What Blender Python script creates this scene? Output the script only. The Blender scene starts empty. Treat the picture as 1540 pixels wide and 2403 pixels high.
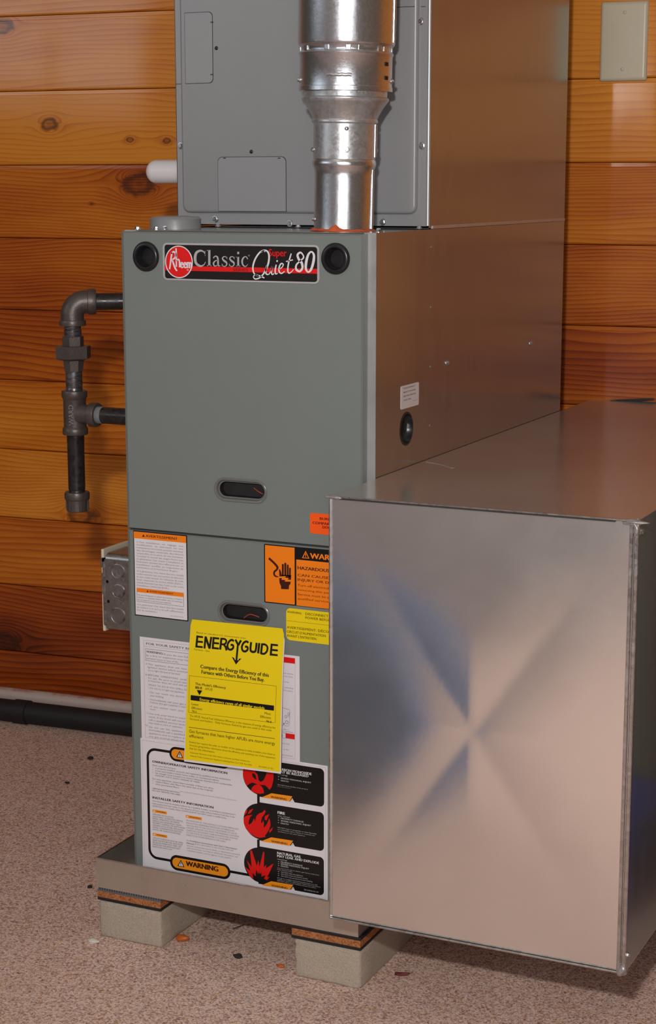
import bpy, bmesh, math, random
import numpy as np
from mathutils import Vector, Matrix
from mathutils.geometry import tessellate_polygon
random.seed(7)
SC = bpy.context.scene; COL = SC.collection
PI = math.pi

# ------------------------------------------------------------------ camera
F, YAW, PITCH, ROLL = 4181.517, 0.440012, 0.18239, -0.000663
CAM = np.array([1.231736, -1.999353, 0.922921])
cy, sy = math.cos(YAW), math.sin(YAW)
FW = np.array([-sy*math.cos(PITCH), cy*math.cos(PITCH), -math.sin(PITCH)])
_r = np.array([cy, sy, 0.0]); _u = np.cross(_r, FW)
c_, s_ = math.cos(ROLL), math.sin(ROLL)
RT, UP = c_*_r + s_*_u, -s_*_r + c_*_u
cam = bpy.data.cameras.new('camera'); cob = bpy.data.objects.new('camera', cam); COL.objects.link(cob)
cam.sensor_fit = 'VERTICAL'; cam.sensor_height = 24.03; cam.sensor_width = 15.40; cam.lens = F/100.0
cam.clip_start = 0.02
cob.matrix_world = Matrix(((RT[0], UP[0], -FW[0], CAM[0]), (RT[1], UP[1], -FW[1], CAM[1]), (RT[2], UP[2], -FW[2], CAM[2]), (0, 0, 0, 1)))
SC.camera = cob
# ------------------------------------------------------------------ light
W = bpy.data.worlds.new('world'); SC.world = W; W.use_nodes = True
W.node_tree.nodes['Background'].inputs[0].default_value = (0.72, 0.82, 1, 1)
W.node_tree.nodes['Background'].inputs[1].default_value = 0.3
def area(name, loc, target, sx, sy_, power, color, shape='RECTANGLE'):
    l = bpy.data.lights.new(name, 'AREA'); l.shape = shape; l.size = sx; l.size_y = sy_; l.energy = power; l.color = color
    o = bpy.data.objects.new(name, l); COL.objects.link(o); o.location = loc
    o.rotation_euler = (Vector(target)-Vector(loc)).to_track_quat('-Z', 'Y').to_euler(); return o
area('flash_lamp', (1.14, -2.08, 1.22), (0.45, 0.2, 0.5), 0.07, 0.045, 27, (1, 0.97, 0.945))
area('window_daylight_left', (-2.26, -2.55, 1.62), (1.5, -2.55, 1.0), 1.9, 0.95, 10, (0.86, 0.91, 1))
area('patio_daylight', (2.05, -3.54, 1.05), (0.9, 0.5, 0.4), 1.3, 1.9, 7, (0.88, 0.93, 1))
area('ceiling_lamp', (0.2, -1.5, 2.28), (0.2, -1.5, 0), 0.5, 0.5, 1.5, (1, 0.88, 0.72))
SC.view_settings.view_transform = 'Standard'; SC.view_settings.look = 'None'
SC.view_settings.gamma = 1; SC.view_settings.use_curve_mapping = False
SC.view_settings.exposure = 0.0

# ------------------------------------------------------------------ photo-to-plane helpers (measured positions on real planes)
def ray(u, v): return FW + RT*(u-770)/F - UP*(v-1201.5)/F
def on(ax, val, u, v):
    d = ray(u, v); t = (val-CAM[ax])/d[ax]; return CAM + d*t
WY0, WS = 0.9050, 0.0713
def wall_y(x): return WY0 + WS*(x-0.35)
def onwall(u, v, off=0.0):
    d = ray(u, v); t = (WY0-off+WS*(CAM[0]-0.35)-CAM[1])/(d[1]-WS*d[0]); return CAM + d*t

# ------------------------------------------------------------------ materials
def mat(name):
    m = bpy.data.materials.new(name); m.use_nodes = True
    nt = m.node_tree; return m, nt, nt.nodes['Principled BSDF']
def N(nt, t, **kw):
    n = nt.nodes.new(t)
    for k, v in kw.items(): setattr(n, k, v)
    return n
def L(nt, a, b): nt.links.new(a, b)
def mth(nt, op, a, b=None, c=None, clamp=False):
    n = N(nt, 'ShaderNodeMath', operation=op); n.use_clamp = clamp
    for i, x in enumerate((a, b, c)):
        if x is None: continue
        if isinstance(x, (int, float)): n.inputs[i].default_value = x
        else: L(nt, x, n.inputs[i])
    return n.outputs[0]
def ramp(nt, fac, stops, interp='LINEAR'):
    n = N(nt, 'ShaderNodeValToRGB'); L(nt, fac, n.inputs[0]); cr = n.color_ramp; cr.interpolation = interp
    while len(cr.elements) < len(stops): cr.elements.new(0.5)
    for e, (p, c) in zip(cr.elements, stops):
        e.position = p; e.color = (*c, 1) if len(c) == 3 else c
    return n.outputs[0]
def noise(nt, vec, scale, detail=2, rough=0.5, dist=0):
    n = N(nt, 'ShaderNodeTexNoise'); L(nt, vec, n.inputs['Vector'])
    n.inputs['Scale'].default_value = scale; n.inputs['Detail'].default_value = detail
    n.inputs['Roughness'].default_value = rough; n.inputs['Distortion'].default_value = dist
    return n.outputs[0]
def mapping(nt, scale=(1, 1, 1), loc=(0, 0, 0), src='Object'):
    tc = N(nt, 'ShaderNodeTexCoord'); mp = N(nt, 'ShaderNodeMapping')
    mp.inputs['Scale'].default_value = scale; mp.inputs['Location'].default_value = loc
    L(nt, tc.outputs[src], mp.inputs[0]); return mp.outputs[0]
def bump(nt, h, strength, dist, bsdf):
    b = N(nt, 'ShaderNodeBump'); b.inputs['Strength'].default_value = strength; b.inputs['Distance'].default_value = dist
    L(nt, h, b.inputs['Height']); L(nt, b.outputs[0], bsdf.inputs['Normal'])
def lin(r, g, b): return tuple(((x/255+0.055)/1.055)**2.4 if x > 10 else x/255/12.92 for x in (r, g, b))
def paint(name, col, rough=0.5, metal=0.0, vary=0.06, vscale=8, bscale=0, bstr=0.1, bdist=0.0005, spec=0.5, coat=0):
    m, nt, b = mat(name); v = mapping(nt)
    n = noise(nt, v, vscale, 4, 0.6)
    c = ramp(nt, n, [(0.3, tuple(x*(1-vary) for x in col)), (0.7, tuple(min(1, x*(1+vary)) for x in col))])
    L(nt, c, b.inputs['Base Color']); b.inputs['Roughness'].default_value = rough; b.inputs['Metallic'].default_value = metal
    b.inputs['Specular IOR Level'].default_value = spec; b.inputs['Coat Weight'].default_value = coat
    if bscale: bump(nt, noise(nt, v, bscale, 2), bstr, bdist, b)
    return m
def sheet(name, col, r0, r1, scale=(1, 1, 1), nscale=40, metal=1.0, bstr=0.0, bdist=0.0002, bscale=300, vary=0.12, warp=0.0, wscale=4, aniso=0.0, spangle=0.25):
    """galvanised sheet: colour and roughness vary with spangle and rubbing"""
    m, nt, b = mat(name); v = mapping(nt, scale)
    n = noise(nt, v, nscale, 5, 0.65)
    vo = N(nt, 'ShaderNodeTexVoronoi'); vo.inputs['Scale'].default_value = nscale*3; L(nt, v, vo.inputs['Vector'])
    mix = mth(nt, 'ADD', mth(nt, 'MULTIPLY', n, 1-spangle), mth(nt, 'MULTIPLY', N_sep(nt, vo.outputs['Color']), spangle))
    c = ramp(nt, mix, [(0.3, tuple(x*(1-vary) for x in col)), (0.7, tuple(min(1, x*(1+vary)) for x in col))])
    L(nt, c, b.inputs['Base Color']); b.inputs['Metallic'].default_value = metal
    mr = N(nt, 'ShaderNodeMapRange'); L(nt, mix, mr.inputs[0]); mr.inputs[1].default_value = 0.3; mr.inputs[2].default_value = 0.7
    mr.inputs[3].default_value = r0; mr.inputs[4].default_value = r1; L(nt, mr.outputs[0], b.inputs['Roughness'])
    if aniso: b.inputs['Anisotropic'].default_value = aniso
    if bstr or warp:
        h = mth(nt, 'MULTIPLY', noise(nt, v, bscale, 2), bstr*bdist)
        if warp: h = mth(nt, 'ADD', h, mth(nt, 'MULTIPLY', noise(nt, mapping(nt), wscale, 1), warp))
        bump(nt, h, 1.0, 1.0, b)
    return m
def N_sep(nt, col):
    s = N(nt, 'ShaderNodeSeparateColor'); L(nt, col, s.inputs[0]); return s.outputs[0]

M = {}
M['door'] = paint('grey_green_enamel', lin(120, 127, 123), 0.42, vary=0.02, bscale=900, bstr=0.25, bdist=0.0003, spec=0.5)
M['coil'] = paint('cool_grey_enamel', lin(150, 151, 153), 0.40, metal=0.15, vary=0.025, vscale=5, bscale=900, bstr=0.2, bdist=0.0002)
M['flange'] = sheet('pale_cabinet_steel', lin(190, 190, 190), 0.35, 0.45, nscale=20, vary=0.03, metal=0.6)
M['side'] = sheet('smooth_cabinet_steel', lin(165, 164, 156), 0.15, 0.2, (1, 1, 0.2), 25, vary=0.02, metal=0.76, warp=0.0009, wscale=2.5)
M['duct'] = sheet('galvanised_duct_sheet', lin(238, 237, 236), 0.19, 0.24, (1, 1, 1), 10, vary=0.03, metal=0.92, spangle=0, bstr=0.2, bscale=160, warp=0.0006, wscale=5)
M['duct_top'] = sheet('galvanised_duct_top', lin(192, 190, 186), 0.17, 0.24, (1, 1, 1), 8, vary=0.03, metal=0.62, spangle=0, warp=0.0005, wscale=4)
M['duct_edge'] = sheet('galvanised_edge', lin(190, 190, 190), 0.22, 0.4, nscale=60, vary=0.15)
M['vent'] = sheet('shiny_galvanised_vent', lin(214, 219, 225), 0.14, 0.22, (1, 1, 1), 220, vary=0.10, metal=0.95, bstr=1.0, bscale=2200, bdist=0.00011)
M['adaptor'] = sheet('dull_spangled_adaptor', lin(196, 198, 200), 0.28, 0.42, (1, 1, 1), 110, vary=0.13, metal=0.75, bstr=0.6, bscale=300, bdist=0.0001)
M['pan'] = sheet('drain_pan_galvanised', lin(205, 198, 188), 0.25, 0.36, (1, 1, 1), 20, vary=0.05, metal=0.8, spangle=0, bstr=0.3)
M['cabgrey'] = paint('dark_grey_standin_paint', lin(88, 90, 84), 0.5)
M['rightpaint'] = paint('taupe_wall_paint', lin(140, 130, 116), 0.8)
M['leftpaint'] = paint('grey_green_wall_paint', lin(98, 97, 86), 0.8)
M['screw'] = sheet('zinc_screw', lin(205, 208, 212), 0.2, 0.35, nscale=300, vary=0.1)
M['box'] = sheet('zinc_box', lin(175, 175, 175), 0.25, 0.42, nscale=90, vary=0.15, bstr=0.4, bscale=200)
M['iron'] = paint('black_malleable_iron', lin(94, 86, 82), 0.42, metal=0.5, vary=0.15, vscale=60, bscale=500, bstr=0.6, bdist=0.0004)
M['blackpipe'] = sheet('black_lacquered_pipe', lin(48, 44, 44), 0.22, 0.5, nscale=70, vary=0.35, metal=0.3)
M['nipple'] = sheet('scuffed_pipe_thread', lin(105, 103, 105), 0.2, 0.45, (1, 1, 6), nscale=60, vary=0.5, metal=0.7)
M['dope'] = paint('thread_sealant_grey', lin(120, 122, 126), 0.6, vary=0.2, vscale=90)
M['pvc'] = paint('white_pvc', lin(226, 222, 224), 0.35, vary=0.02)
M['ivory'] = paint('ivory_plastic', lin(205, 196, 172), 0.35, vary=0.01, vscale=2)
M['ivory_dim'] = paint('ivory_cover', lin(214, 203, 178), 0.4, vary=0.02)
M['blackplastic'] = paint('black_plastic', (0.012, 0.012, 0.014), 0.3, vary=0.1)
M['cavity'] = paint('dark_cavity', (0.010, 0.009, 0.009), 0.6, vary=0.3)
M['bezel'] = paint('smoked_grey_bezel', lin(112, 112, 110), 0.25, vary=0.03)
M['dark_line'] = paint('dark_gap', (0.03, 0.033, 0.033), 0.7)
M['orange_seal'] = paint('red_orange_sealant', lin(205, 88, 42), 0.55, vary=0.1, vscale=90, bscale=120, bstr=0.6, bdist=0.002)
M['wire'] = paint('red_wire', lin(150, 60, 45), 0.5)
M['caulk'] = paint('grey_foil_sealant', lin(165, 160, 158), 0.4, metal=0.5, vary=0.15, vscale=80, bscale=90, bstr=0.8, bdist=0.004)
M['rubber'] = paint('black_rubber', (0.010, 0.010, 0.011), 0.6)
M['ribbed'] = paint('dark_ribbed_rubber', lin(95, 97, 102), 0.6)
M['ceiling'] = paint('white_ceiling', lin(225, 222, 215), 0.9)
M['drywall'] = paint('pale_drywall', lin(200, 197, 192), 0.8, vary=0.01)
M['glass_bright'] = None
M['blue'] = paint('blue_plastic', lin(30, 62, 165), 0.4)
M['navy'] = paint('slate_blue_plastic', lin(26, 92, 150), 0.55)
M['brown_bit'] = paint('dark_crumb', (0.02, 0.014, 0.012), 0.8)
M['orange_bit'] = paint('orange_plastic_bit', lin(190, 95, 35), 0.45)
M['white_bit'] = paint('white_crumb', lin(220, 214, 205), 0.8, bscale=400, bstr=0.8, bdist=0.002)
M['red_bit'] = paint('red_bit', lin(105, 30, 34), 0.6)
INK = {}
def ink(name, r, g, b, rough=0.35):
    m, nt, bs = mat('ink_'+name); bs.inputs['Base Color'].default_value = (*lin(r, g, b), 1); bs.inputs['Roughness'].default_value = rough
    INK[name] = m; return m
K_ = 1.22
ink('white', 226, 222, 226); ink('paper', 228, 222, 226, 0.5); ink('yellow', 243, 213, 8, 0.4); ink('orange', 250, 132, 20, 0.35)
ink('amber', 250, 152, 30); ink('vermilion', 255, 92, 18); ink('black', 20, 17, 17); ink('darkbrown', 66, 26, 14); ink('grey', 132, 124, 128)
ink('midgrey', 95, 90, 92); ink('red', 225, 18, 16); ink('silver', 176, 174, 176); ink('olive', 92, 82, 10); ink('brownred', 105, 42, 8); ink('darkred', 110, 18, 14); ink('pinkline', 196, 176, 184)

# wood: knots come from object properties of each plank
def wood_mat():
    m, nt, b = mat('varnished_cedar')
    tc = N(nt, 'ShaderNodeTexCoord'); sep = N(nt, 'ShaderNodeSeparateXYZ'); L(nt, tc.outputs['Object'], sep.inputs[0])
    X, Z = sep.outputs[0], sep.outputs[2]
    at = N(nt, 'ShaderNodeAttribute', attribute_type='OBJECT', attribute_name='tone'); ts = N(nt, 'ShaderNodeSeparateXYZ'); L(nt, at.outputs['Vector'], ts.inputs[0])
    tone, seed, freq = ts.outputs
    cb = N(nt, 'ShaderNodeCombineXYZ'); L(nt, mth(nt, 'ADD', X, seed), cb.inputs[0]); L(nt, seed, cb.inputs[1]); L(nt, Z, cb.inputs[2])
    def sc(vx, vz):
        mp = N(nt, 'ShaderNodeMapping'); mp.inputs['Scale'].default_value = (vx, 1, vz); L(nt, cb.outputs[0], mp.inputs[0]); return mp.outputs[0]
    v = Z; dark = None; centre = None; near = None
    for kn in ('knot_a', 'knot_b', 'knot_c'):
        a = N(nt, 'ShaderNodeAttribute', attribute_type='OBJECT', attribute_name=kn); s = N(nt, 'ShaderNodeSeparateXYZ'); L(nt, a.outputs['Vector'], s.inputs[0])
        dx = mth(nt, 'SUBTRACT', X, s.outputs[0]); dz = mth(nt, 'SUBTRACT', Z, s.outputs[1]); r = s.outputs[2]
        r2 = mth(nt, 'MULTIPLY', r, r)
        dxs = mth(nt, 'MULTIPLY', dx, 0.62)
        d2 = mth(nt, 'ADD', mth(nt, 'MULTIPLY', dxs, dxs), mth(nt, 'MULTIPLY', dz, dz))
        d2c = mth(nt, 'MAXIMUM', d2, mth(nt, 'MAXIMUM', r2, 1e-7))
        q = mth(nt, 'DIVIDE', mth(nt, 'MULTIPLY', mth(nt, 'MULTIPLY', r2, 2.2), dz), d2c)
        v = mth(nt, 'SUBTRACT', v, q)
        wob = mth(nt, 'MULTIPLY', noise(nt, sc(60, 60), 1, 2), 0.5)
        dist = mth(nt, 'DIVIDE', mth(nt, 'SQRT', d2), mth(nt, 'MAXIMUM', r, 1e-4))
        dist = mth(nt, 'ADD', dist, mth(nt, 'MULTIPLY', mth(nt, 'SUBTRACT', wob, 0.25), 1.7))
        ring = mth(nt, 'SUBTRACT', 1, mth(nt, 'MULTIPLY', mth(nt, 'ABSOLUTE', mth(nt, 'SUBTRACT', dist, 0.78)), 2.3), clamp=True)
        core = mth(nt, 'SUBTRACT', 1, mth(nt, 'MULTIPLY', dist, 0.9), clamp=True)
        halo = mth(nt, 'SUBTRACT', 1, mth(nt, 'MULTIPLY', dist, 0.3), clamp=True)
        dk = mth(nt, 'ADD', ring, mth(nt, 'MULTIPLY', core, 0.55), clamp=True)
        has = mth(nt, 'GREATER_THAN', r, 0.0005)
        dk = mth(nt, 'MULTIPLY', dk, has); halo = mth(nt, 'MULTIPLY', halo, has)
        dark = dk if dark is None else mth(nt, 'MAXIMUM', dark, dk)
        near = halo if near is None else mth(nt, 'MAXIMUM', near, halo)
    big = mth(nt, 'MULTIPLY', mth(nt, 'SUBTRACT', noise(nt, sc(1.5, 6), 1, 2), 0.5), 0.085)
    small = mth(nt, 'MULTIPLY', mth(nt, 'SUBTRACT', noise(nt, sc(5, 50), 1, 2), 0.5), 0.0035)
    v = mth(nt, 'ADD', mth(nt, 'ADD', v, big), small)
    ph = mth(nt, 'MULTIPLY', v, freq)
    fr = mth(nt, 'FRACT', ph)
    prof = mth(nt, 'POWER', fr, 2.2)                       # slow light growth then a sharp dark line
    edge = mth(nt, 'MULTIPLY', mth(nt, 'SUBTRACT', 1, fr), 14, clamp=True)
    prof = mth(nt, 'MULTIPLY', prof, edge)
    fib = noise(nt, sc(14, 900), 1, 3, 0.7); patch = noise(nt, sc(1.3, 7), 1.3, 3, 0.6)
    g = mth(nt, 'ADD', mth(nt, 'MULTIPLY', prof, 0.30), mth(nt, 'MULTIPLY', fib, 0.26))
    g = mth(nt, 'ADD', g, mth(nt, 'MULTIPLY', mth(nt, 'SUBTRACT', patch, 0.5), 0.95))
    g = mth(nt, 'ADD', g, mth(nt, 'MULTIPLY', near, 0.25))
    g = mth(nt, 'ADD', g, tone)
    col = ramp(nt, g, [(0.0, lin(226, 144, 44)), (0.35, lin(196, 104, 18)), (0.65, lin(150, 62, 8)), (1.0, lin(80, 26, 4))])
    mx = N(nt, 'ShaderNodeMix', data_type='RGBA'); L(nt, mth(nt, 'MULTIPLY', dark, 0.72), mx.inputs[0]); L(nt, col, mx.inputs[6]); mx.inputs[7].default_value = (*lin(46, 22, 12), 1)
    L(nt, mx.outputs[2], b.inputs['Base Color'])
    b.inputs['Roughness'].default_value = 0.5; b.inputs['Coat Weight'].default_value = 0.65
    b.inputs['Coat Roughness'].default_value = 0.075; b.inputs['Coat IOR'].default_value = 1.5; b.inputs['Specular IOR Level'].default_value = 0.2
    bump(nt, mth(nt, 'MULTIPLY', g, 1), 0.10, 0.0006, b)
    return m
M['wood'] = wood_mat()
M['groove'] = paint('groove_backing', lin(80, 30, 8), 0.7)

def carpet_mat():
    m, nt, b = mat('speckled_carpet'); v = mapping(nt)
    wv = N(nt, 'ShaderNodeVectorMath', operation='ADD'); L(nt, v, wv.inputs[0])
    nn = N(nt, 'ShaderNodeTexNoise'); nn.inputs['Scale'].default_value = 260; L(nt, v, nn.inputs['Vector'])
    sc = N(nt, 'ShaderNodeVectorMath', operation='SCALE'); sc.inputs[3].default_value = 0.004; L(nt, nn.outputs['Color'], sc.inputs[0]); L(nt, sc.outputs[0], wv.inputs[1])
    def vor(s):
        n = N(nt, 'ShaderNodeTexVoronoi'); n.feature = 'SMOOTH_F1'; n.inputs['Smoothness'].default_value = 0.6; n.inputs['Scale'].default_value = s; L(nt, wv.outputs[0], n.inputs['Vector']); return n
    a = vor(520); b2 = vor(380); c3 = vor(260)
    base = ramp(nt, N_sep(nt, a.outputs['Color']), [(0, lin(168, 134, 120)), (0.28, lin(212, 182, 166)), (0.45, lin(228, 198, 184)), (0.75, lin(240, 214, 202)), (1, lin(246, 226, 216))])
    sp = N_sep(nt, b2.outputs['Color'])
    speck = ramp(nt, sp, [(0, lin(176, 100, 56)), (0.22, lin(196, 146, 56)), (0.48, lin(136, 78, 70)), (0.72, lin(140, 138, 168)), (0.9, lin(204, 162, 76))], 'CONSTANT')
    s2 = N(nt, 'ShaderNodeSeparateColor'); L(nt, b2.outputs['Color'], s2.inputs[0])
    f = mth(nt, 'MULTIPLY', mth(nt, 'GREATER_THAN', s2.outputs[1], 0.66), 0.52)
    mx = N(nt, 'ShaderNodeMix', data_type='RGBA'); L(nt, f, mx.inputs[0]); L(nt, base, mx.inputs[6]); L(nt, speck, mx.inputs[7])
    s3 = N(nt, 'ShaderNodeSeparateColor'); L(nt, c3.outputs['Color'], s3.inputs[0])
    f3 = mth(nt, 'MULTIPLY', mth(nt, 'GREATER_THAN', s3.outputs[0], 0.9), 0.55)
    sp3 = ramp(nt, s3.outputs[1], [(0, lin(84, 56, 48)), (0.4, lin(88, 92, 130)), (0.7, lin(130, 58, 46))], 'CONSTANT')
    mx2 = N(nt, 'ShaderNodeMix', data_type='RGBA'); L(nt, f3, mx2.inputs[0]); L(nt, mx.outputs[2], mx2.inputs[6]); L(nt, sp3, mx2.inputs[7])
    lo = ramp(nt, noise(nt, v, 5, 3), [(0.3, (0.92, 0.9, 0.87)), (0.7, (1, 1, 1))])
    mu = N(nt, 'ShaderNodeMix', data_type='RGBA', blend_type='MULTIPLY'); mu.inputs[0].default_value = 1
    L(nt, mx2.outputs[2], mu.inputs[6]); L(nt, lo, mu.inputs[7]); L(nt, mu.outputs[2], b.inputs['Base Color'])
    b.inputs['Roughness'].default_value = 0.95; b.inputs['Specular IOR Level'].default_value = 0.1
    h = mth(nt, 'ADD', noise(nt, v, 420, 3, 0.7), mth(nt, 'MULTIPLY', a.outputs['Distance'], -0.6))
    bump(nt, h, 0.5, 0.0016, b); return m
M['carpet'] = carpet_mat()
def speck_mat(name, cols, scale, rough=0.9, bd=0.002, vmix=0.4):
    m, nt, b = mat(name); v = mapping(nt)
    vo = N(nt, 'ShaderNodeTexVoronoi'); vo.inputs['Scale'].default_value = scale; L(nt, v, vo.inputs['Vector'])
    n = noise(nt, v, scale*0.4, 4, 0.7)
    f = mth(nt, 'ADD', mth(nt, 'MULTIPLY', N_sep(nt, vo.outputs['Color']), vmix), mth(nt, 'MULTIPLY', n, 1-vmix))
    L(nt, ramp(nt, f, cols), b.inputs['Base Color']); b.inputs['Roughness'].default_value = rough; b.inputs['Specular IOR Level'].default_value = 0.2
    bump(nt, f, 0.8, bd, b); return m
M['concrete'] = speck_mat('cast_concrete', [(0.15, lin(146, 134, 120)), (0.4, lin(180, 167, 150)), (0.65, lin(192, 180, 163)), (0.9, lin(222, 212, 196))], 900, vmix=0.25)
M['cork'] = speck_mat('pressed_cork', [(0.2, lin(110, 62, 34)), (0.5, lin(172, 108, 66)), (0.8, lin(200, 138, 90))], 700)

# ------------------------------------------------------------------ object helpers
ORG = {}
def origin(o):
    return ORG.get(o.name, Vector((0, 0, 0))) if o else Vector((0, 0, 0))
def thing(name, label, cat, loc, group=None):
    o = bpy.data.objects.new(name, None); COL.objects.link(o); o.location = loc; o.empty_display_size = 0.05
    ORG[o.name] = Vector(loc); o['label'] = label; o['category'] = cat
    if group: o['group'] = group
    return o
def tag(o, label=None, cat=None, group=None, kind=None):
    if label: o['label'] = label
    if cat: o['category'] = cat
    if group: o['group'] = group
    if kind: o['kind'] = kind
    return o
def link(name, me, parent=None, base=None, smooth=None):
    """me is in world coordinates; base = world origin for a top-level mesh"""
    org = origin(parent) if parent else Vector(base or (0, 0, 0))
    me.transform(Matrix.Translation(-org))
    o = bpy.data.objects.new(name, me); COL.objects.link(o)
    if parent: o.parent = parent; ORG[o.name] = org
    else: o.location = org; ORG[o.name] = org
    if smooth is not None:
        me.shade_smooth()
        if smooth < 180: me.set_sharp_from_angle(angle=math.radians(smooth))
    return o
def bm_mesh(bm, mats):
    me = bpy.data.meshes.new('m'); bm.normal_update(); bm.to_mesh(me); bm.free()
    for m in (mats if isinstance(mats, (list, tuple)) else [mats]): me.materials.append(m)
    return me
def add_box(bm, x0, x1, y0, y1, z0, z1, bev=0, seg=1, mi=0):
    t = bmesh.new(); r = bmesh.ops.create_cube(t, size=1)
    bmesh.ops.scale(t, vec=(x1-x0, y1-y0, z1-z0), verts=t.verts); bmesh.ops.translate(t, vec=((x0+x1)/2, (y0+y1)/2, (z0+z1)/2), verts=t.verts)
    if bev: bmesh.ops.bevel(t, geom=t.edges[:], offset=bev, segments=seg, affect='EDGES', profile=0.5)
    merge(bm, t, mi)
def merge(bm, t, mi=0):
    me = bpy.data.meshes.new('t'); 
    for f in t.faces: f.material_index = mi
    t.to_mesh(me); t.free(); bm.from_mesh(me); bpy.data.meshes.remove(me)
def box(name, x0, x1, y0, y1, z0, z1, m, parent=None, bev=0, seg=1, base=None, smooth=None):
    bm = bmesh.new(); add_box(bm, x0, x1, y0, y1, z0, z1, bev, seg)
    if parent is None and base is None: base = ((x0+x1)/2, (y0+y1)/2, z0)
    return link(name, bm_mesh(bm, m), parent, base, smooth)
def frame(axis):
    a = Vector(axis).normalized(); t = Vector((0, 0, 1)) if abs(a.z) < 0.9 else Vector((1, 0, 0))
    u = a.cross(t).normalized(); v = a.cross(u).normalized(); return a, u, v
def add_lathe(bm, c, axis, prof, seg=32, cap0=True, cap1=True, mi=0, phase=0.0, squash=1.0):
    """prof: list of (r, h) along axis from c"""
    a, u, v = frame(axis); c = Vector(c); rings = []
    for r, h in prof:
        rings.append([bm.verts.new(c+a*h+(u*math.cos(phase+2*PI*i/seg)+v*math.sin(phase+2*PI*i/seg)*squash)*r) for i in range(seg)])
    for A, B in zip(rings, rings[1:]):
        for i in range(seg):
            f = bm.faces.new((A[i], A[(i+1) % seg], B[(i+1) % seg], B[i])); f.material_index = mi
    if cap0: f = bm.faces.new(rings[0]); f.material_index = mi
    if cap1: f = bm.faces.new(rings[-1]); f.material_index = mi
    return rings
def fixn(bm): bmesh.ops.recalc_face_normals(bm, faces=bm.faces)
def lathe(name, c, axis, prof, m, parent=None, seg=32, smooth=35, base=None, phase=0.0, **kw):
    bm = bmesh.new(); add_lathe(bm, c, axis, prof, seg, phase=phase, **kw); fixn(bm)
    return link(name, bm_mesh(bm, m), parent, base if base is not None else c, smooth)
def outline_rr(x0, x1, z0, z1, r, n=6):
    pts = []
    rr = r if isinstance(r, (list, tuple)) else (r,)*4     # order: BL, BR, TR, TL
    for (cx, cz, a0, q) in ((x0, z0, PI, 0), (x1, z0, 1.5*PI, 1), (x1, z1, 0, 2), (x0, z1, PI/2, 3)):
        R = rr[q]
        ox = cx+R if cx == x0 else cx-R; oz = cz+R if cz == z0 else cz-R
        if R <= 0: pts.append((cx, cz)); continue
        for k in range(n+1):
            a = a0+PI/2*k/n; pts.append((ox+R*math.cos(a), oz+R*math.sin(a)))
    return pts
def stadium(cx, cz, hl, r, n=14):
    pts = []
    for k in range(n+1): a = -PI/2+PI*k/n; pts.append((cx+hl+r*math.cos(a), cz+r*math.sin(a)))
    for k in range(n+1): a = PI/2+PI*k/n; pts.append((cx-hl+r*math.cos(a), cz+r*math.sin(a)))
    return pts
def circ(cx, cz, r, n=40): return [(cx+r*math.cos(2*PI*k/n), cz+r*math.sin(2*PI*k/n)) for k in range(n)]
def add_plate(bm, outline, holes, fn, thick, mi=0):
    """flat plate with holes; fn(a,b,d) -> xyz; front face at d=0, back at d=thick; walls on outline and holes"""
    loops = [outline]+list(holes)
    tris = tessellate_polygon([[Vector((p[0], p[1], 0)) for p in lp] for lp in loops])
    flat = [p for lp in loops for p in lp]
    for d in (0, thick) if thick else (0,):
        vs = [bm.verts.new(fn(p[0], p[1], d)) for p in flat]
        for t in tris:
            try: f = bm.faces.new([vs[i] for i in t]); f.material_index = mi
            except ValueError: pass
        if d == 0: v0 = vs
        else: v1 = vs
    if thick:
        k = 0
        for lp in loops:
            n = len(lp)
            for i in range(n):
                j = (i+1) % n
                f = bm.faces.new((v0[k+i], v0[k+j], v1[k+j], v1[k+i])); f.material_index = mi
            k += n
def plate(name, outline, holes, fn, thick, m, parent, smooth=None):
    bm = bmesh.new(); add_plate(bm, outline, holes, fn, thick); fixn(bm)
    return link(name, bm_mesh(bm, m), parent, None, smooth)
def loft(name, loops, m, parent, smooth=40, cap=True, mi=None, base=None):
    bm = bmesh.new(); R = [[bm.verts.new(p) for p in lp] for lp in loops]; n = len(R[0])
    for k, (A, B) in enumerate(zip(R, R[1:])):
        for i in range(n):
            f = bm.faces.new((A[i], A[(i+1) % n], B[(i+1) % n], B[i]))
            if mi: f.material_index = mi[k]
    if cap:
        f = bm.faces.new(R[-1])
        if mi: f.material_index = mi[-1]
    fixn(bm)
    return link(name, bm_mesh(bm, m), parent, base, smooth)
_screw = {}
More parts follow.
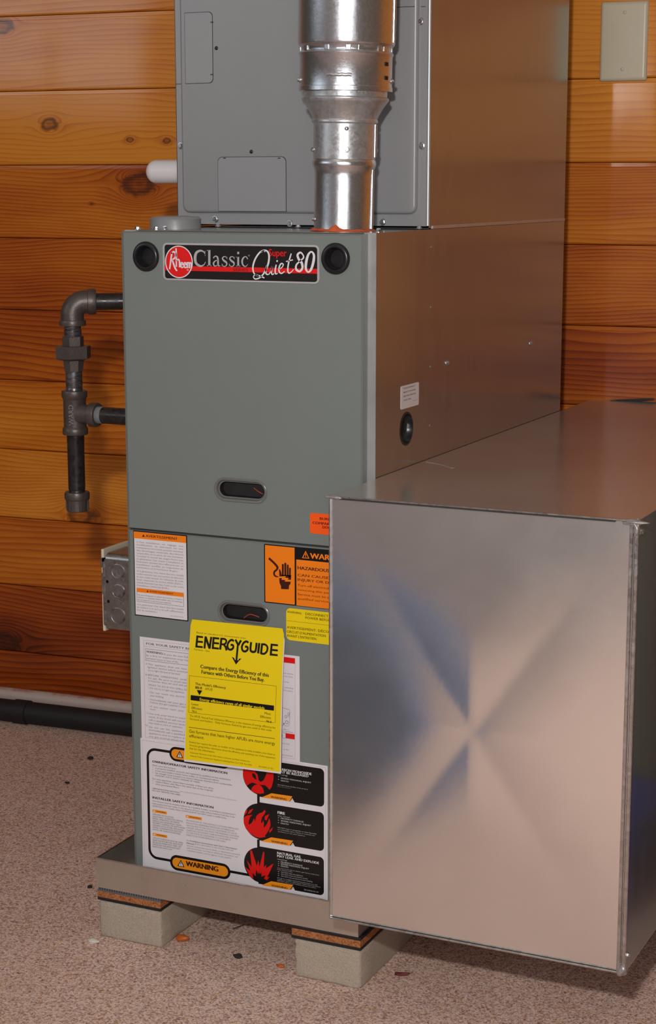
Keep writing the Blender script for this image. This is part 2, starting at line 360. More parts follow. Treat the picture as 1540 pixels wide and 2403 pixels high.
def screw(pos, facing, parent, r=0.0048, kind='hex', m=None):
    key = (kind, round(r, 5), m.name if m else '')
    if key not in _screw:
        bm = bmesh.new()
        if kind == 'hex':
            add_lathe(bm, (0, 0, 0), (0, 0, 1), [(r, -0.0004), (r, 0.0006), (r*0.93, 0.0010), (r*0.72, 0.0011)], 18)
            add_lathe(bm, (0, 0, 0.0009), (0, 0, 1), [(r*0.68, 0), (r*0.68, r*0.52), (r*0.56, r*0.66)], 6)
            add_box(bm, -r*0.5, r*0.5, -r*0.06, r*0.06, r*0.66+0.0009, r*0.74+0.0009)
        elif kind == 'pan':
            add_lathe(bm, (0, 0, 0), (0, 0, 1), [(r, -0.0004), (r, 0.0003), (r*0.85, r*0.3), (r*0.5, r*0.45)], 16)
            add_box(bm, -r*0.5, r*0.5, -r*0.09, r*0.09, r*0.4, r*0.5)
        elif kind == 'rivet':
            add_lathe(bm, (0, 0, 0), (0, 0, 1), [(r, -0.0003), (r*0.9, r*0.3), (r*0.5, r*0.55), (r*0.15, r*0.62)], 14)
        fixn(bm); me = bm_mesh(bm, m or M['screw']); me.shade_smooth(); me.set_sharp_from_angle(angle=math.radians(30)); _screw[key] = me
    o = bpy.data.objects.new('rivet' if kind == 'rivet' else 'screw', _screw[key]); COL.objects.link(o)
    o.parent = parent; o.location = Vector(pos)-origin(parent)
    q = Vector(facing).to_track_quat('Z', 'Y'); o.rotation_euler = (q @ Vector((0, 0, 0)).to_track_quat('Z', 'Y') if False else q).to_euler()
    o.rotation_euler.rotate_axis('Z', random.uniform(0, 1)); return o

# ------------------------------------------------------------------ print: flat ink shapes and lettering on stickers
_cur = bpy.data.curves.new('t', 'FONT'); _cur.fill_mode = 'FRONT'; _cur.resolution_u = 2
_tob = bpy.data.objects.new('t', _cur); COL.objects.link(_tob)
def glyphs(s, bold=0.0, shear=0.0, space=1.0):
    _cur.body = s; _cur.size = 1; _cur.offset = bold; _cur.shear = shear; _cur.space_character = space
    dg = bpy.context.evaluated_depsgraph_get(); dg.update()
    me = _tob.evaluated_get(dg).to_mesh()
    vs = [(v.co.x, v.co.y) for v in me.vertices]; fs = [tuple(p.vertices) for p in me.polygons]
    _tob.evaluated_get(dg).to_mesh_clear(); return vs, fs
_cap = None
class Surf:
    """to(u,v): photo pixel -> (a,b) on the surface; out(a,b,layer): point in space"""
    def __init__(s, to, out, slope=None): s.to, s.out = to, out
class Print:
    def __init__(s, surf, ox=0, oy=0, k=1.0): s.S, s.ox, s.oy, s.k = surf, ox, oy, k; s.v = []; s.f = []; s.mi = []; s.mats = []
    def view(s, ox, oy, k): s.ox, s.oy, s.k = ox, oy, k; return s
    def P(s, u, v): return s.S.to(s.ox+u/s.k, s.oy+v/s.k)
    def m(s, name):
        if name not in s.mats: s.mats.append(name)
        return s.mats.index(name)
    def tri(s, pts, faces, colr, layer):
        b = len(s.v); s.v += [s.S.out(a, c, layer) for a, c in pts]; k = s.m(colr)
        for f in faces: s.f.append(tuple(b+i for i in f)); s.mi.append(k)
    def poly(s, pts, colr, layer):                       # local (a,b) outline
        t = tessellate_polygon([[Vector((a, b, 0)) for a, b in pts]]); s.tri(pts, t, colr, layer)
    def ppoly(s, pts, colr, layer): s.poly([s.P(*p) for p in pts], colr, layer)
    def rect(s, ul, vt, vb, ur, colr, layer, r=0.0):
        a0, b1 = s.P(ul, vt); _, b0 = s.P(ul, vb); a1 = s.P(ur, vt+0.11*(ur-ul))[0]
        s.poly(outline_rr(a0, a1, b0, b1, r) if not isinstance(r, float) or r > 0 else [(a0, b0), (a1, b0), (a1, b1), (a0, b1)], colr, layer)
        return a0, a1, b0, b1
    def stroke(s, pts, w, colr, layer, closed=False):    # local pts, constant or per-point width
        n = len(pts); ww = w if isinstance(w, (list, tuple)) else [w]*n; Lp = []; Rp = []
        for i in range(n):
            p0 = pts[i-1] if (i > 0 or closed) else pts[i]; p1 = pts[(i+1) % n] if (i < n-1 or closed) else pts[i]
            dx, dz = p1[0]-p0[0], p1[1]-p0[1]; l = math.hypot(dx, dz) or 1
            nx, nz = -dz/l*ww[i]/2, dx/l*ww[i]/2
            Lp.append((pts[i][0]+nx, pts[i][1]+nz)); Rp.append((pts[i][0]-nx, pts[i][1]-nz))
        fs = []
        for i in range(n if closed else n-1):
            j = (i+1) % n; fs.append((i, j, n+j, n+i))
        s.tri(Lp+Rp, fs, colr, layer)
    def pstroke(s, pts, wpx, colr, layer, closed=False, smooth=True, sub=6):
        if smooth: pts = catmull(pts, sub, closed)
        q = [s.P(p[0], p[1]) for p in pts]; sc_ = s.pxm()
        w = [p[2]*sc_ for p in pts] if len(pts[0]) > 2 else wpx*sc_
        s.stroke(q, w, colr, layer, closed)
    def pxm(s): a = s.P(300, 300); b = s.P(300, 400); return math.hypot(a[0]-b[0], a[1]-b[1])/100
    def text(s, t, ul, vb, ur, cap, colr='midgrey', bold=0.0, layer=3, shear=0.0, space=1.0):
        vs, fs = glyphs(t, 0.0, shear, space)
        if not vs: return
        x0 = min(p[0] for p in vs); x1 = max(p[0] for p in vs)
        a0, b0 = s.P(ul, vb); a1 = s.P(ur, vb+0.11*(ur-ul))[0]; h = cap*s.pxm()
        sx = (a1-a0)/(x1-x0); sz = h/0.729
        s.tri([(a0+(x-x0)*sx, b0+y*sz) for x, y in vs], fs, colr, layer)
        if bold > 0.009:
            e = bold*1.3*h/0.729
            s.tri([(a0+(x-x0)*sx-e, b0+y*sz) for x, y in vs], fs, colr, layer+0.25); s.tri([(a0+(x-x0)*sx+e, b0+y*sz) for x, y in vs], fs, colr, layer+0.5)
    def lines(s, rows, ul, v0, dv, cap, colr='midgrey', bold=0.0, layer=3):
        for i, (t, ur) in enumerate(rows): s.text(t, ul, v0+i*dv, ur, cap, colr, bold, layer)
    def triangle(s, ul, vb, ur, h, fillc, linec, layer, wk=0.09):   # warning triangle with exclamation mark
        a0, b0 = s.P(ul, vb); a1 = s.P(ur, vb+0.11*(ur-ul))[0]; H = h*s.pxm(); cx = (a0+a1)/2; w = (a1-a0)
        s.poly([(a0, b0), (a1, b0), (cx, b0+H)], linec, layer)
        q = 0.13
        s.poly([(a0+w*q*1.3, b0+H*q*0.7), (a1-w*q*1.3, b0+H*q*0.7), (cx, b0+H*(1-q*1.7))], fillc, layer+1)
        s.poly([(cx-w*wk*0.5, b0+H*0.27), (cx+w*wk*0.5, b0+H*0.27), (cx+w*wk, b0+H*0.62), (cx-w*wk, b0+H*0.62)], linec, layer+2)
        s.poly(circ(cx, b0+H*0.18, w*wk*0.75, 8), linec, layer+2)
    def build(s, name, parent):
        me = bpy.data.meshes.new(name); me.from_pydata([tuple(map(float, v)) for v in s.v], [], s.f)
        for n_ in s.mats: me.materials.append(INK[n_])
        me.polygons.foreach_set('material_index', s.mi); me.update()
        return link(name, me, parent)
def catmull(pts, sub=6, closed=False):
    P = [np.array(p, float) for p in pts]; n = len(P); out = []
    for i in range(n if closed else n-1):
        g = (lambda k: P[k % n]) if closed else (lambda k: P[min(max(k, 0), n-1)])
        p0, p1, p2, p3 = g(i-1), g(i), g(i+1), g(i+2)
        for k in range(sub):
            t = k/sub; out.append(tuple(0.5*((2*p1)+(-p0+p2)*t+(2*p0-5*p1+4*p2-p3)*t*t+(-p0+3*p1-3*p2+p3)*t**3)))
    if not closed: out.append(tuple(P[-1]))
    return out

# ================================================================== ROOM
FL = -0.097; CE = 2.35; RX0, RX1, RY0 = -2.3, 3.2, -3.6
def struct(o): o['kind'] = 'structure'; return o
struct(box('floor', RX0, RX1, RY0, 1.2, FL-0.05, FL, M['carpet'], base=(0, 0, FL)))
struct(box('ceiling', RX0, RX1, RY0, 1.2, CE, CE+0.05, M['ceiling']))
# back wall of horizontal cedar planks
wb = bpy.data.objects.new('wall_back', None); COL.objects.link(wb); wb.location = (0.35, WY0, FL); wb['kind'] = 'structure'
th = math.atan(WS); wb.rotation_euler = (0, 0, th)
PH = 0.13473; ZTOP0 = 1.22665          # z of the first visible joint
WX0, WX1 = -2.62, 2.86
def knotloc(u, v, k):
    p = onwall(u, v); d = (p[0]-0.35)/math.cos(th); return d
def plank_profile(h):
    # (depth y, z): tongue-and-groove with a rounded lower lip and a shallow chamfer on top
    return [(0.012, 0.0), (0.003, 0.0), (0.0012, 0.0012), (0.0, 0.0030), (0.0, h-0.0080), (0.0014, h-0.0072), (0.0016, h-0.0010), (0.0022, h-0.0004), (0.012, h-0.0003)]
tones = {-1: -.04, 0: -.12, 1: -.16, 2: .08, 3: .26, 4: .32, 5: .10, 6: -.06, 7: .26, 8: .42, 9: .46, 10: .46}
KN = [(8, 62, .013), (116, 292, .011), (306, 328, .0045), (392, 330, .0055), (327, 432, .021), (1546, 318, .014), (1526, 752, .011), (1466, 790, .012), (190, 1210, .019), (8, 1508, .022), (215, 478, .002), (620, 960, .012)]
knots = {}
for (u, v, r) in KN:
    p = onwall(u, v); knots.setdefault((int(math.floor((ZTOP0-p[2])/PH)), 0 if u < 900 else 1), []).append((u, v, r))
pi_ = 0
for k in range(-10, 12):
    ztop = ZTOP0-k*PH; z0 = max(ztop-PH, FL); z0n = ztop-PH
    if ztop <= FL+0.01: break
    if z0n > CE: continue
    for half, (xa, xb) in enumerate(((WX0, 0.36), (0.3602, WX1))):
        bm = bmesh.new(); prof = plank_profile(PH-0.0006)
        A = [bm.verts.new((xa, y, max(z, z0-z0n))) for y, z in prof]; B = [bm.verts.new((xb, y, max(z, z0-z0n))) for y, z in prof]
        for i in range(len(prof)-1): bm.faces.new((A[i], B[i], B[i+1], A[i+1]))
        bm.faces.new(A); bm.faces.new(B); fixn(bm)
        me = bm_mesh(bm, M['wood'])
        o = bpy.data.objects.new('plank', me); COL.objects.link(o); o.parent = wb; o.location = (0, 0, z0n-FL)
        kk = []
        src = knots.get((k, half), [])
        for (u, v, r) in src:
            if r <= 0: continue
            p = onwall(u, v); kk.append(((p[0]-0.35)/math.cos(th), p[2]-z0n, r))
        rs = random.Random(k*7+half)
        while len(kk) < 3:
            kk.append((rs.uniform(-2.4, -1.2) if half == 0 else rs.uniform(0.75, 2.6), rs.uniform(0.02, 0.11), rs.choice([0.008, 0.014, 0.0])))
        for nm, q in zip(('knot_a', 'knot_b', 'knot_c'), kk[:3]): o[nm] = [float(x) for x in q]
        tn = tones.get(k, 0.1) if half == 0 else rs.choice([-.14, -.1, -.04, 0.0])
        o['tone'] = [tn, k*3.71+half*11.3+20.0, float(rs.choice([85, 110, 150]))]
bk = box('wall_backing', WX0, WX1, 0.0122, 0.03, 0, CE-FL, M['groove'], wb)
bk['label'] = 'dark backing seen in the joints'
# wood-panelled left wall, drywall front wall with patio door, right wall (behind and beside the viewer)
wl_ = bpy.data.objects.new('wall_left', None); COL.objects.link(wl_); wl_['kind'] = 'structure'
for q in ((RY0, -3.5, FL, CE), (-1.6, 0.75, FL, CE), (-3.5, -1.6, FL, 1.13), (-3.5, -1.6, 2.1, CE)):
    box('wall_panel', RX0-0.05, RX0, q[0], q[1], q[2], q[3], M['leftpaint'], wl_)
struct(box('wall_right', RX1, RX1+0.05, RY0, 1.15, FL, CE, M['rightpaint']))
fwall = bpy.data.objects.new('wall_front', None); COL.objects.link(fwall); fwall['kind'] = 'structure'
box('wall_panel', RX0, -0.3, RY0-0.05, RY0, FL, CE, M['drywall'], fwall)
box('wall_panel', -0.3, 1.35, RY0-0.05, RY0, FL, CE, M['drywall'], fwall)
box('wall_panel', 2.75, RX1, RY0-0.05, RY0, FL, CE, M['drywall'], fwall)
box('wall_panel', 1.35, 2.75, RY0-0.05, RY0, 2.05, CE, M['drywall'], fwall)
gm, gnt, gb = mat('daylit_pane'); gb.inputs['Base Color'].default_value = (0.02, 0.02, 0.02, 1); gb.inputs['Emission Color'].default_value = (0.86, 0.92, 1, 1); gb.inputs['Emission Strength'].default_value = 1.2
def window(name, axis, fixed, a0, a1, z0, z1, mull=1):
    w = bpy.data.objects.new(name, None); COL.objects.link(w); w['kind'] = 'structure'
    def bx(nm, p0, p1, q0, q1, d0, d1, m):
        return box(nm, fixed+d0, fixed+d1, p0, p1, q0, q1, m, w) if axis == 'x' else box(nm, p0, p1, fixed+d0, fixed+d1, q0, q1, m, w)
    e = 0.05
    for nm, P0, P1, Q0, Q1 in (('frame_rail', a0, a1, z0, z0+e), ('frame_rail', a0, a1, z1-e, z1), ('frame_stile', a0, a0+e, z0+e, z1-e), ('frame_stile', a1-e, a1, z0+e, z1-e)):
        bx(nm, P0, P1, Q0, Q1, -0.01, 0.03, M['pvc'])
    for i in range(mull):
        c = a0+(a1-a0)*(i+1)/(mull+1); bx('mullion', c-0.02, c+0.02, z0+e, z1-e, -0.005, 0.02, M['pvc'])
    bx('pane', a0+e, a1-e, z0+e, z1-e, -0.02, -0.012, gm)
window('window_1', 'x', RX0, -3.5, -1.6, 1.13, 2.1)
window('window_2', 'y', RY0, 1.35, 2.75, FL, 2.05)
gm2, _n, gb2 = mat('glare_pane'); gb2.inputs['Base Color'].default_value = (0.02, 0.02, 0.02, 1); gb2.inputs['Emission Color'].default_value = (1, 0.93, 0.9, 1); gb2.inputs['Emission Strength'].default_value = 0.30  # dim glow of the added door, mirrored by the varnish
d1 = bpy.data.objects.new('glare_door_1', None); COL.objects.link(d1); d1['kind'] = 'structure'  # unseen door added to give the right-hand planks a tall glare
box('door_leaf', -0.20, 0.72, RY0+0.001, RY0+0.035, FL+0.002, 2.0, M['pvc'], d1); box('pane', -0.16, 0.68, RY0+0.0355, RY0+0.040, FL+0.08, 1.94, gm2, d1)

# ================================================================== FURNACE
FW_, FH, FD, DT = 0.3556, 0.864, 0.7387, 0.0165       # width, top, depth, door thickness
FB = -0.0235
fur = thing('furnace', 'tall grey gas furnace with two-door front and badge, standing in the metal pan', 'furnace', (FW_/2, FD/2, FB))
fy = lambda a, b, d: (a, -DT+d, b)                     # door front plane
sx_ = lambda a, b, d: (FW_-d, a, b)                    # right side plane (a = y)
# cabinet shell: right side with an open round hole
hole_c = on(0, FW_, 954, 1006); hr = 0.0215
hy, hz = float(hole_c[1]), float(hole_c[2])
plate('side_panel', [(0.0, FB), (FD, FB), (FD, FH), (0.0, FH)], [circ(hy, hz, hr, 32)], sx_, 0.0012, M['side'], fur)
box('side_panel', 0, 0.0012, 0, FD, FB, FH, M['side'], fur)
box('back_panel', 0.0012, FW_-0.0012, FD-0.0012, FD, FB, FH, M['side'], fur)
box('top_panel', 0.0012, FW_-0.0012, 0.0005, FD-0.0012, FH-0.0012, FH, M['side'], fur)
box('bottom_panel', 0.0012, FW_-0.0012, 0.0005, FD-0.0012, FB, FB+0.0012, M['side'], fur)
box('front_flange', FW_-0.0165, FW_, -0.0006, 0.0007, FB, FH, M['flange'], fur, bev=0.0004)
box('front_flange', 0.0, 0.016, -0.0006, 0.0007, FB, FH, M['flange'], fur)
box('shade_backing', 0.0165, FW_-0.017, 0.001, 0.003, FB, FH-0.002, M['cavity'], fur)  # near-black sheet standing in for the shade behind the doors
hb = []
for off, d in ((0, 0.0002), (0.0004, -0.0006), (-0.0022, -0.0008), (-0.003, 0.006), (-0.006, 0.010), (-0.014, 0.012)):
    hb.append([(FW_-d, y, z) for y, z in circ(hy, hz, hr+off, 32)])
loft('hole_bushing', hb, [M['blackplastic']], fur)['label'] = 'round black plug recessed in the side'
# doors
dx0, dx1 = 0.0035, 0.3445
seam = float(on(1, -DT, 312, 1242)[2])
def door(name, z0, z1, holes, bt):
    o = outline_rr(dx0, dx1, z0, z1, 0.0)
    bm = bmesh.new()
    # front sheet inset with a rolled (chamfered) edge all round
    e = 0.0045; dep = 0.0024
    inner = [(dx0+e, z0+(bt if bt else e)), (dx1-0.002, z0+(bt if bt else e)), (dx1-0.002, z1-0.002), (dx0+e, z1-0.002)]
    add_plate(bm, inner, holes, fy, 0.0)
    outer = [(dx0, z0), (dx1, z0), (dx1, z1), (dx0, z1)]
    I = [bm.verts.new(fy(a, b, 0)) for a, b in inner]; O = [bm.verts.new(fy(a, b, dep)) for a, b in outer]; Bk = [bm.verts.new(fy(a, b, DT-0.0015)) for a, b in outer]
    for i in range(4):
        j = (i+1) % 4; bm.faces.new((I[i], I[j], O[j], O[i])); bm.faces.new((O[i], O[j], Bk[j], Bk[i]))
    add_plate(bm, outer, holes, lambda a, b, d: fy(a, b, DT-0.0015), 0.0)
    for h in holes:
        A = [bm.verts.new(fy(a, b, 0)) for a, b in h]; B = [bm.verts.new(fy(a, b, DT-0.0015)) for a, b in h]
        for i in range(len(h)): bm.faces.new((A[i], A[(i+1) % len(h)], B[(i+1) % len(h)], B[i]))
    bmesh.ops.remove_doubles(bm, verts=bm.verts, dist=1e-5); fixn(bm)
    return link(name, bm_mesh(bm, M['door']), fur)
def hcent(u, v): p = on(1, -DT, u, v); return float(p[0]), float(p[2])
h1 = hcent(565, 1151); h2 = hcent(572, 1440)
hl, hrr = 0.0228, 0.0118
ports = [hcent(343, 602), hcent(788, 607)]
ud = door('upper_door', seam+0.0012, FH-0.0015, [stadium(h1[0], h1[1], hl, hrr)]+[circ(p[0], p[1], 0.0128, 28) for p in ports], 0.001)
ld = door('lower_door', FB+0.002, seam-0.0012, [stadium(h2[0], h2[1], hl, hrr)], 0.001)
box('door_gap', dx0+0.003, dx1-0.003, -DT+0.004, -0.0012, seam-0.0013, seam+0.0013, M['dark_line'], fur)
def handle(c, parent):
    loops = []; D = [(0.0052, -0.0001), (0.005, -0.0012), (0.0036, -0.0018), (0.0004, -0.0013), (-0.0002, 0.0002), (-0.0006, 0.0035), (-0.0022, 0.0036), (-0.0026, 0.0062), (-0.0028, 0.0125)]
    for off, d in [((o_ if o_ < 0.003 else o_*0.68), d_) for o_, d_ in D]: loops.append([fy(a, b, d) for a, b in stadium(c[0], c[1], hl, hrr+off)])
    o = loft('recessed_handle', loops, [M['bezel'], M['cavity']], parent, mi=[0, 0, 0, 0, 0, 0, 1, 1, 1]); o['label'] = 'recessed oval pull with smoked bezel'
    return o
H1 = handle(h1, ud); H2 = handle(h2, ld)
# a red lead seen inside each pull
def tube(name, pts, r, m, parent=None, seg=8, base=None, smooth=60, sub=6, closed=False):
    P = [Vector(p) for p in (catmull(pts, sub) if sub else pts)]; bm = bmesh.new(); rings = []
    prev = None
    for i, p in enumerate(P):
        d = (P[min(i+1, len(P)-1)]-P[max(i-1, 0)]).normalized()
        if prev is None: a, u, v = frame(d)
        else: u = (prev-d*prev.dot(d)).normalized(); v = d.cross(u)
        prev = u
        rr = r[i] if isinstance(r, list) else r
        rings.append([bm.verts.new(p+(u*math.cos(2*PI*k/seg)+v*math.sin(2*PI*k/seg))*rr) for k in range(seg)])
    for A, B in zip(rings, rings[1:]):
        for k in range(seg): bm.faces.new((A[k], A[(k+1) % seg], B[(k+1) % seg], B[k]))
    bm.faces.new(rings[0]); bm.faces.new(rings[-1]); fixn(bm)
    return link(name, bm_mesh(bm, m), parent, base, smooth)
tube('lead_wire', [fy(h2[0]-0.004, h2[1]-0.008, 0.008), fy(h2[0]+0.006, h2[1]-0.002, 0.007), fy(h2[0]+0.018, h2[1]-0.005, 0.009)], 0.0009, M['wire'], ld)
tube('lead_wire', [fy(h1[0]+0.015, h1[1]+0.003, 0.008), fy(h1[0]+0.022, h1[1]-0.001, 0.007), fy(h1[0]+0.027, h1[1]-0.004, 0.009)], 0.0008, M['wire'], ud)
for p in ports:
    loops = [[fy(a, b, d) for a, b in circ(p[0], p[1], r, 36)] for r, d in ((0.0192, 0.0), (0.0192, -0.0012), (0.0180, -0.0032), (0.0160, -0.0044), (0.0140, -0.0042), (0.0128, -0.0028), (0.0122, 0.001), (0.0112, 0.006), (0.0105, 0.0085))]
    g = loft('knob_cup', loops, M['blackplastic'], ud); g['label'] = 'round black cup on the door'
# brand badge -------------------------------------------------------
def doorsurf(off): 
    return Surf(lambda u, v: (lambda p: (float(p[0]), float(p[2])))(on(1, -DT-off, u, v)), lambda a, b, l: (a, -DT-off-l*0.00007, b))
DS = doorsurf(0.0004)
def sticker(pxrect, view, colr, r, name='sticker', off=0.0004, parent=None, label=None):
    """thin sheet with a face colour; returns (object, print)"""
    S = doorsurf(off); P = Print(S).view(*view)
    ul, vt, vb, ur = pxrect
    a0, b1 = P.P(ul, vt); _, b0 = P.P(ul, vb); a1 = P.P(ur, vt+0.11*(ur-ul))[0]
    o = plate(name, outline_rr(a0, a1, b0, b1, r, 4), [], lambda a, b, d: (a, -DT-off+d, b), off-0.00002, INK[colr], parent or fur)
    if label: o['label'] = label
    return o, P, (a0, a1, b0, b1)
V1 = (270, 500, 2.444)
bo, B, _ = sticker((273, 170, 383, 1172), V1, 'silver', 0.006, 'name_badge', 0.0009, label='black badge with silver rim, red stripe and script lettering')
B.rect(284, 181, 374, 1160, 'black', 1, 0.0035)
B.rect(284, 301, 328, 1160, 'red', 2)
def pcirc(P, u, v, r, colr, layer, n=48):
    a, b = P.P(u, v); P.poly(circ(a, b, r*P.pxm(), n), colr, layer)
def pell(P, u, v, ru, rv, colr, layer, n=48):
    a, b = P.P(u, v); k = P.pxm(); a1 = P.P(u+ru, v+ru*0.02)[0]-a
    P.poly([(a+a1*math.cos(2*PI*i/n), b+rv*k*math.sin(2*PI*i/n)) for i in range(n)], colr, layer)
pell(B, 367, 280, 80, 93, 'white', 3); pell(B, 367, 280, 74, 87, 'red', 4)
# R with long swung leg, tall h, small eem
B.pstroke([(314, 322, 9), (321, 270, 10), (327, 226, 10)], 0, 'white', 5, smooth=False)
B.pstroke([(322, 232, 9), (338, 222, 10), (349, 236, 11), (345, 256, 10), (328, 268, 8)], 0, 'white', 5)
B.pstroke([(329, 268, 9), (337, 292, 11), (347, 318, 11), (357, 332, 8)], 0, 'white', 5)
B.pstroke([(353, 308, 9), (353, 260, 9), (351, 202, 9)], 0, 'white', 5, smooth=False)
B.pstroke([(354, 276, 7), (363, 266, 9), (370, 276, 9), (371, 311, 9)], 0, 'white', 5)
B.text('eem', 376, 315, 440, 56, 'white', 0.025, 5)
B.text('Rheem'[0:0] or '®', 412, 331, 424, 10, 'white', 0, 5)
# "Classic" in a slab serif, drawn with pen strokes
def pen(P, strokes, ox, oy, w, h, colr, layer, skew=0.02):
    """strokes in a unit box (x right, y up from baseline); widths in box units"""
    for st in strokes:
        pts = [(ox+x*w, oy-y*h+skew*x*w, ww*w) for x, y, ww in st]
        P.pstroke(pts, 0, colr, layer, smooth=len(pts) > 2)
ser = lambda x, y, a=.12, t=.035: [(x-a, y, t), (x+a, y, t)]
def serif_letter(ch):
    if ch == 'C': return [[(.93, .72, .05), (.80, .93, .10), (.52, 1.0, .16), (.2, .85, .22), (.1, .5, .25), (.2, .16, .22), (.55, 0.0, .15), (.83, .1, .08), (.95, .28, .05)], [(.9, 1.0, .05), (.92, .66, .05)]]
    if ch == 'l': return [[(.5, .0, .44), (.5, 1.05, .44)], [(.1, .025, .12), (.9, .025, .12)], [(.08, 1.02, .1), (.5, 1.02, .1)]]
    if ch == 'i': return [[(.5, .0, .40), (.5, .62, .40)], [(.08, .025, .12), (.92, .025, .12)], [(.08, .6, .1), (.5, .6, .1)], [(.5, .8, .42), (.5, .95, .42)]]
    if ch == 'a': return [[(.12, .52, .16), (.3, .64, .12), (.55, .62, .18), (.66, .45, .22), (.68, .1, .22), (.8, .02, .1), (.95, .05, .06)], [(.66, .38, .08), (.35, .34, .12), (.14, .18, .2), (.25, .02, .14), (.48, .03, .1), (.66, .14, .06)]]
    if ch == 's': return [[(.82, .5, .08), (.66, .62, .1), (.38, .62, .14), (.2, .5, .2), (.42, .36, .26), (.72, .26, .26), (.8, .12, .18), (.58, .0, .12), (.3, .01, .1), (.14, .14, .08)], [(.84, .62, .05), (.84, .46, .05)], [(.12, .0, .05), (.12, .18, .05)]]
    if ch == 'c': return [[(.86, .48, .14), (.72, .61, .12), (.5, .64, .12), (.24, .5, .22), (.16, .3, .24), (.26, .1, .2), (.52, .0, .12), (.76, .06, .08), (.88, .16, .05)]]
x = 453
for ch, w in (('C', 72), ('l', 34), ('a', 50), ('s', 42), ('s', 42), ('i', 30), ('c', 46)):
    pen(B, serif_letter(ch), x, 303+0.01*(x-453), w*0.98, 88, 'silver', 5); x += w
B.text('®', 764, 248, 775, 9, 'silver', 0, 5)
B.text('SERIES', 678, 333, 765, 17, 'darkred', 0.01, 5)
B.text('Super', 884, 247, 985, 42, 'red', 0.012, 5)
# script "Quiet 80"
B.pstroke([(826, 360, 7), (800, 348, 8), (792, 310, 10), (806, 262, 10), (836, 222, 9), (868, 215, 9), (884, 240, 11), (880, 290, 11), (858, 340, 9), (832, 370, 8), (806, 378, 7), (795, 366, 6), (806, 354, 7), (830, 360, 8), (858, 372, 7)], 0, 'white', 6)
B.pstroke([(838, 225, 6), (852, 216, 6), (862, 222, 6)], 0, 'white', 6)
B.pstroke([(872, 300, 6), (866, 325, 9), (868, 348, 9), (884, 350, 6), (898, 325, 6), (903, 300, 8), (898, 335, 9), (903, 352, 7), (914, 346, 5)], 0, 'white', 6)
B.pstroke([(926, 296, 8), (920, 325, 9), (922, 348, 8), (934, 346, 5)], 0, 'white', 6); B.pstroke([(932, 270, 9), (930, 280, 9)], 0, 'white', 6, smooth=False)
B.pstroke([(942, 322, 5), (960, 310, 6), (966, 294, 7), (954, 290, 8), (943, 310, 9), (943, 336, 9), (956, 346, 7), (974, 334, 5)], 0, 'white', 6)
B.pstroke([(1012, 232, 7), (998, 280, 9), (992, 325, 9), (998, 344, 8), (1012, 338, 5), (1026, 322, 4)], 0, 'white', 6); B.pstroke([(982, 278, 6), (1022, 268, 6)], 0, 'white', 6, smooth=False)
B.pstroke([(1078, 238, 8), (1064, 226, 10), (1048, 240, 13), (1056, 266, 14), (1072, 286, 15), (1076, 314, 14), (1060, 334, 11), (1040, 322, 13), (1042, 296, 10), (1062, 276, 8), (1082, 256, 9)], 0, 'white', 6, closed=True)
B.pstroke([(1128, 222, 9), (1110, 238, 13), (1098, 280, 16), (1096, 318, 14), (1108, 338, 9), (1124, 326, 13), (1138, 285, 16), (1142, 242, 14)], 0, 'white', 6, closed=True)
B.build('printing', bo)

# French warning label -----------------------------------------------
VA = (210, 1220, 6.16)
so, A, _ = sticker((632, 150, 1375, 1410), VA, 'black', 0.0, 'sticker', label='white and orange warning label in French')
A.rect(644, 166, 1362, 1397, 'paper', 1); A.rect(640, 166, 262, 1397, 'orange', 2)
A.text('AVERTISSEMENT', 815, 248, 1275, 38, 'darkbrown', 0.02); A.triangle(762, 243, 802, 38, 'darkbrown', 'darkbrown', 3)
rows = ['« Une  installation,  un  réglage,  une', 'modification,  un  entretien  ou  une', 'maintenance incorrects peuvent entraîner', 'des dommages matériels, des lésions', 'corporelles ou la perte de vies humaines.', 'Consulter le manuel des usagers fourni avec', "ce générateur d'air chaud. L'installation et", "l'entretien doivent être effectués par un", 'installateur qualifié, un organisme de', 'maintenance ou le fournisseur de gaz.»']
A.lines([(r, 1360) for r in rows[:9]]+[(rows[9], 1278)], 680, 326, 40.7, 24, 'grey', 0.008)
rows = ["«Ce générateur d'air chaud doit être installé", 'conformément aux instructions du fabricant', "et aux codes locaux. En l'absence de code", 'local, respecter la norme ANSI Z223.1,', 'intitulé National Fuel Gas Code ou les codes', "d'installation CAN/CGA-B149.»"]
A.lines([(r, 1360) for r in rows[:5]]+[(rows[5], 1150)], 684, 746, 41.4, 24, 'grey', 0.008)
A.rect(684, 980, 1178, 1364, 'midgrey', 2); A.rect(688, 984, 1174, 1360, 'paper', 3); A.rect(684, 980, 1040, 1364, 'orange', 4)
A.text('AVERTISSEMENT', 868, 1042, 1215, 26, 'darkbrown', 0.02, 5); A.triangle(828, 1040, 858, 27, 'darkbrown', 'darkbrown', 5)
A.lines([("Ne pas entreposer ni utiliser de l'essence ni d'autres", 1345), ('vapeurs ou liquides inflammables dans le voisinage', 1345), ('de cet appareil, ni de tout autre appareil.', 1185)], 700, 1088, 35, 19, 'midgrey', 0.005, 5)
A.lines([("«Ce générateur d'air chaud doit être installé", 1362), ("de manière à ce qu'il y ait suff. suffisamment", 1362), ("d'air de ventilation.»", 985)], 686, 1228, 40.5, 24, 'grey', 0.008)
A.text('92-22554-18-02', 1170, 1392, 1362, 15, 'grey', 0)
A.build('printing', so)

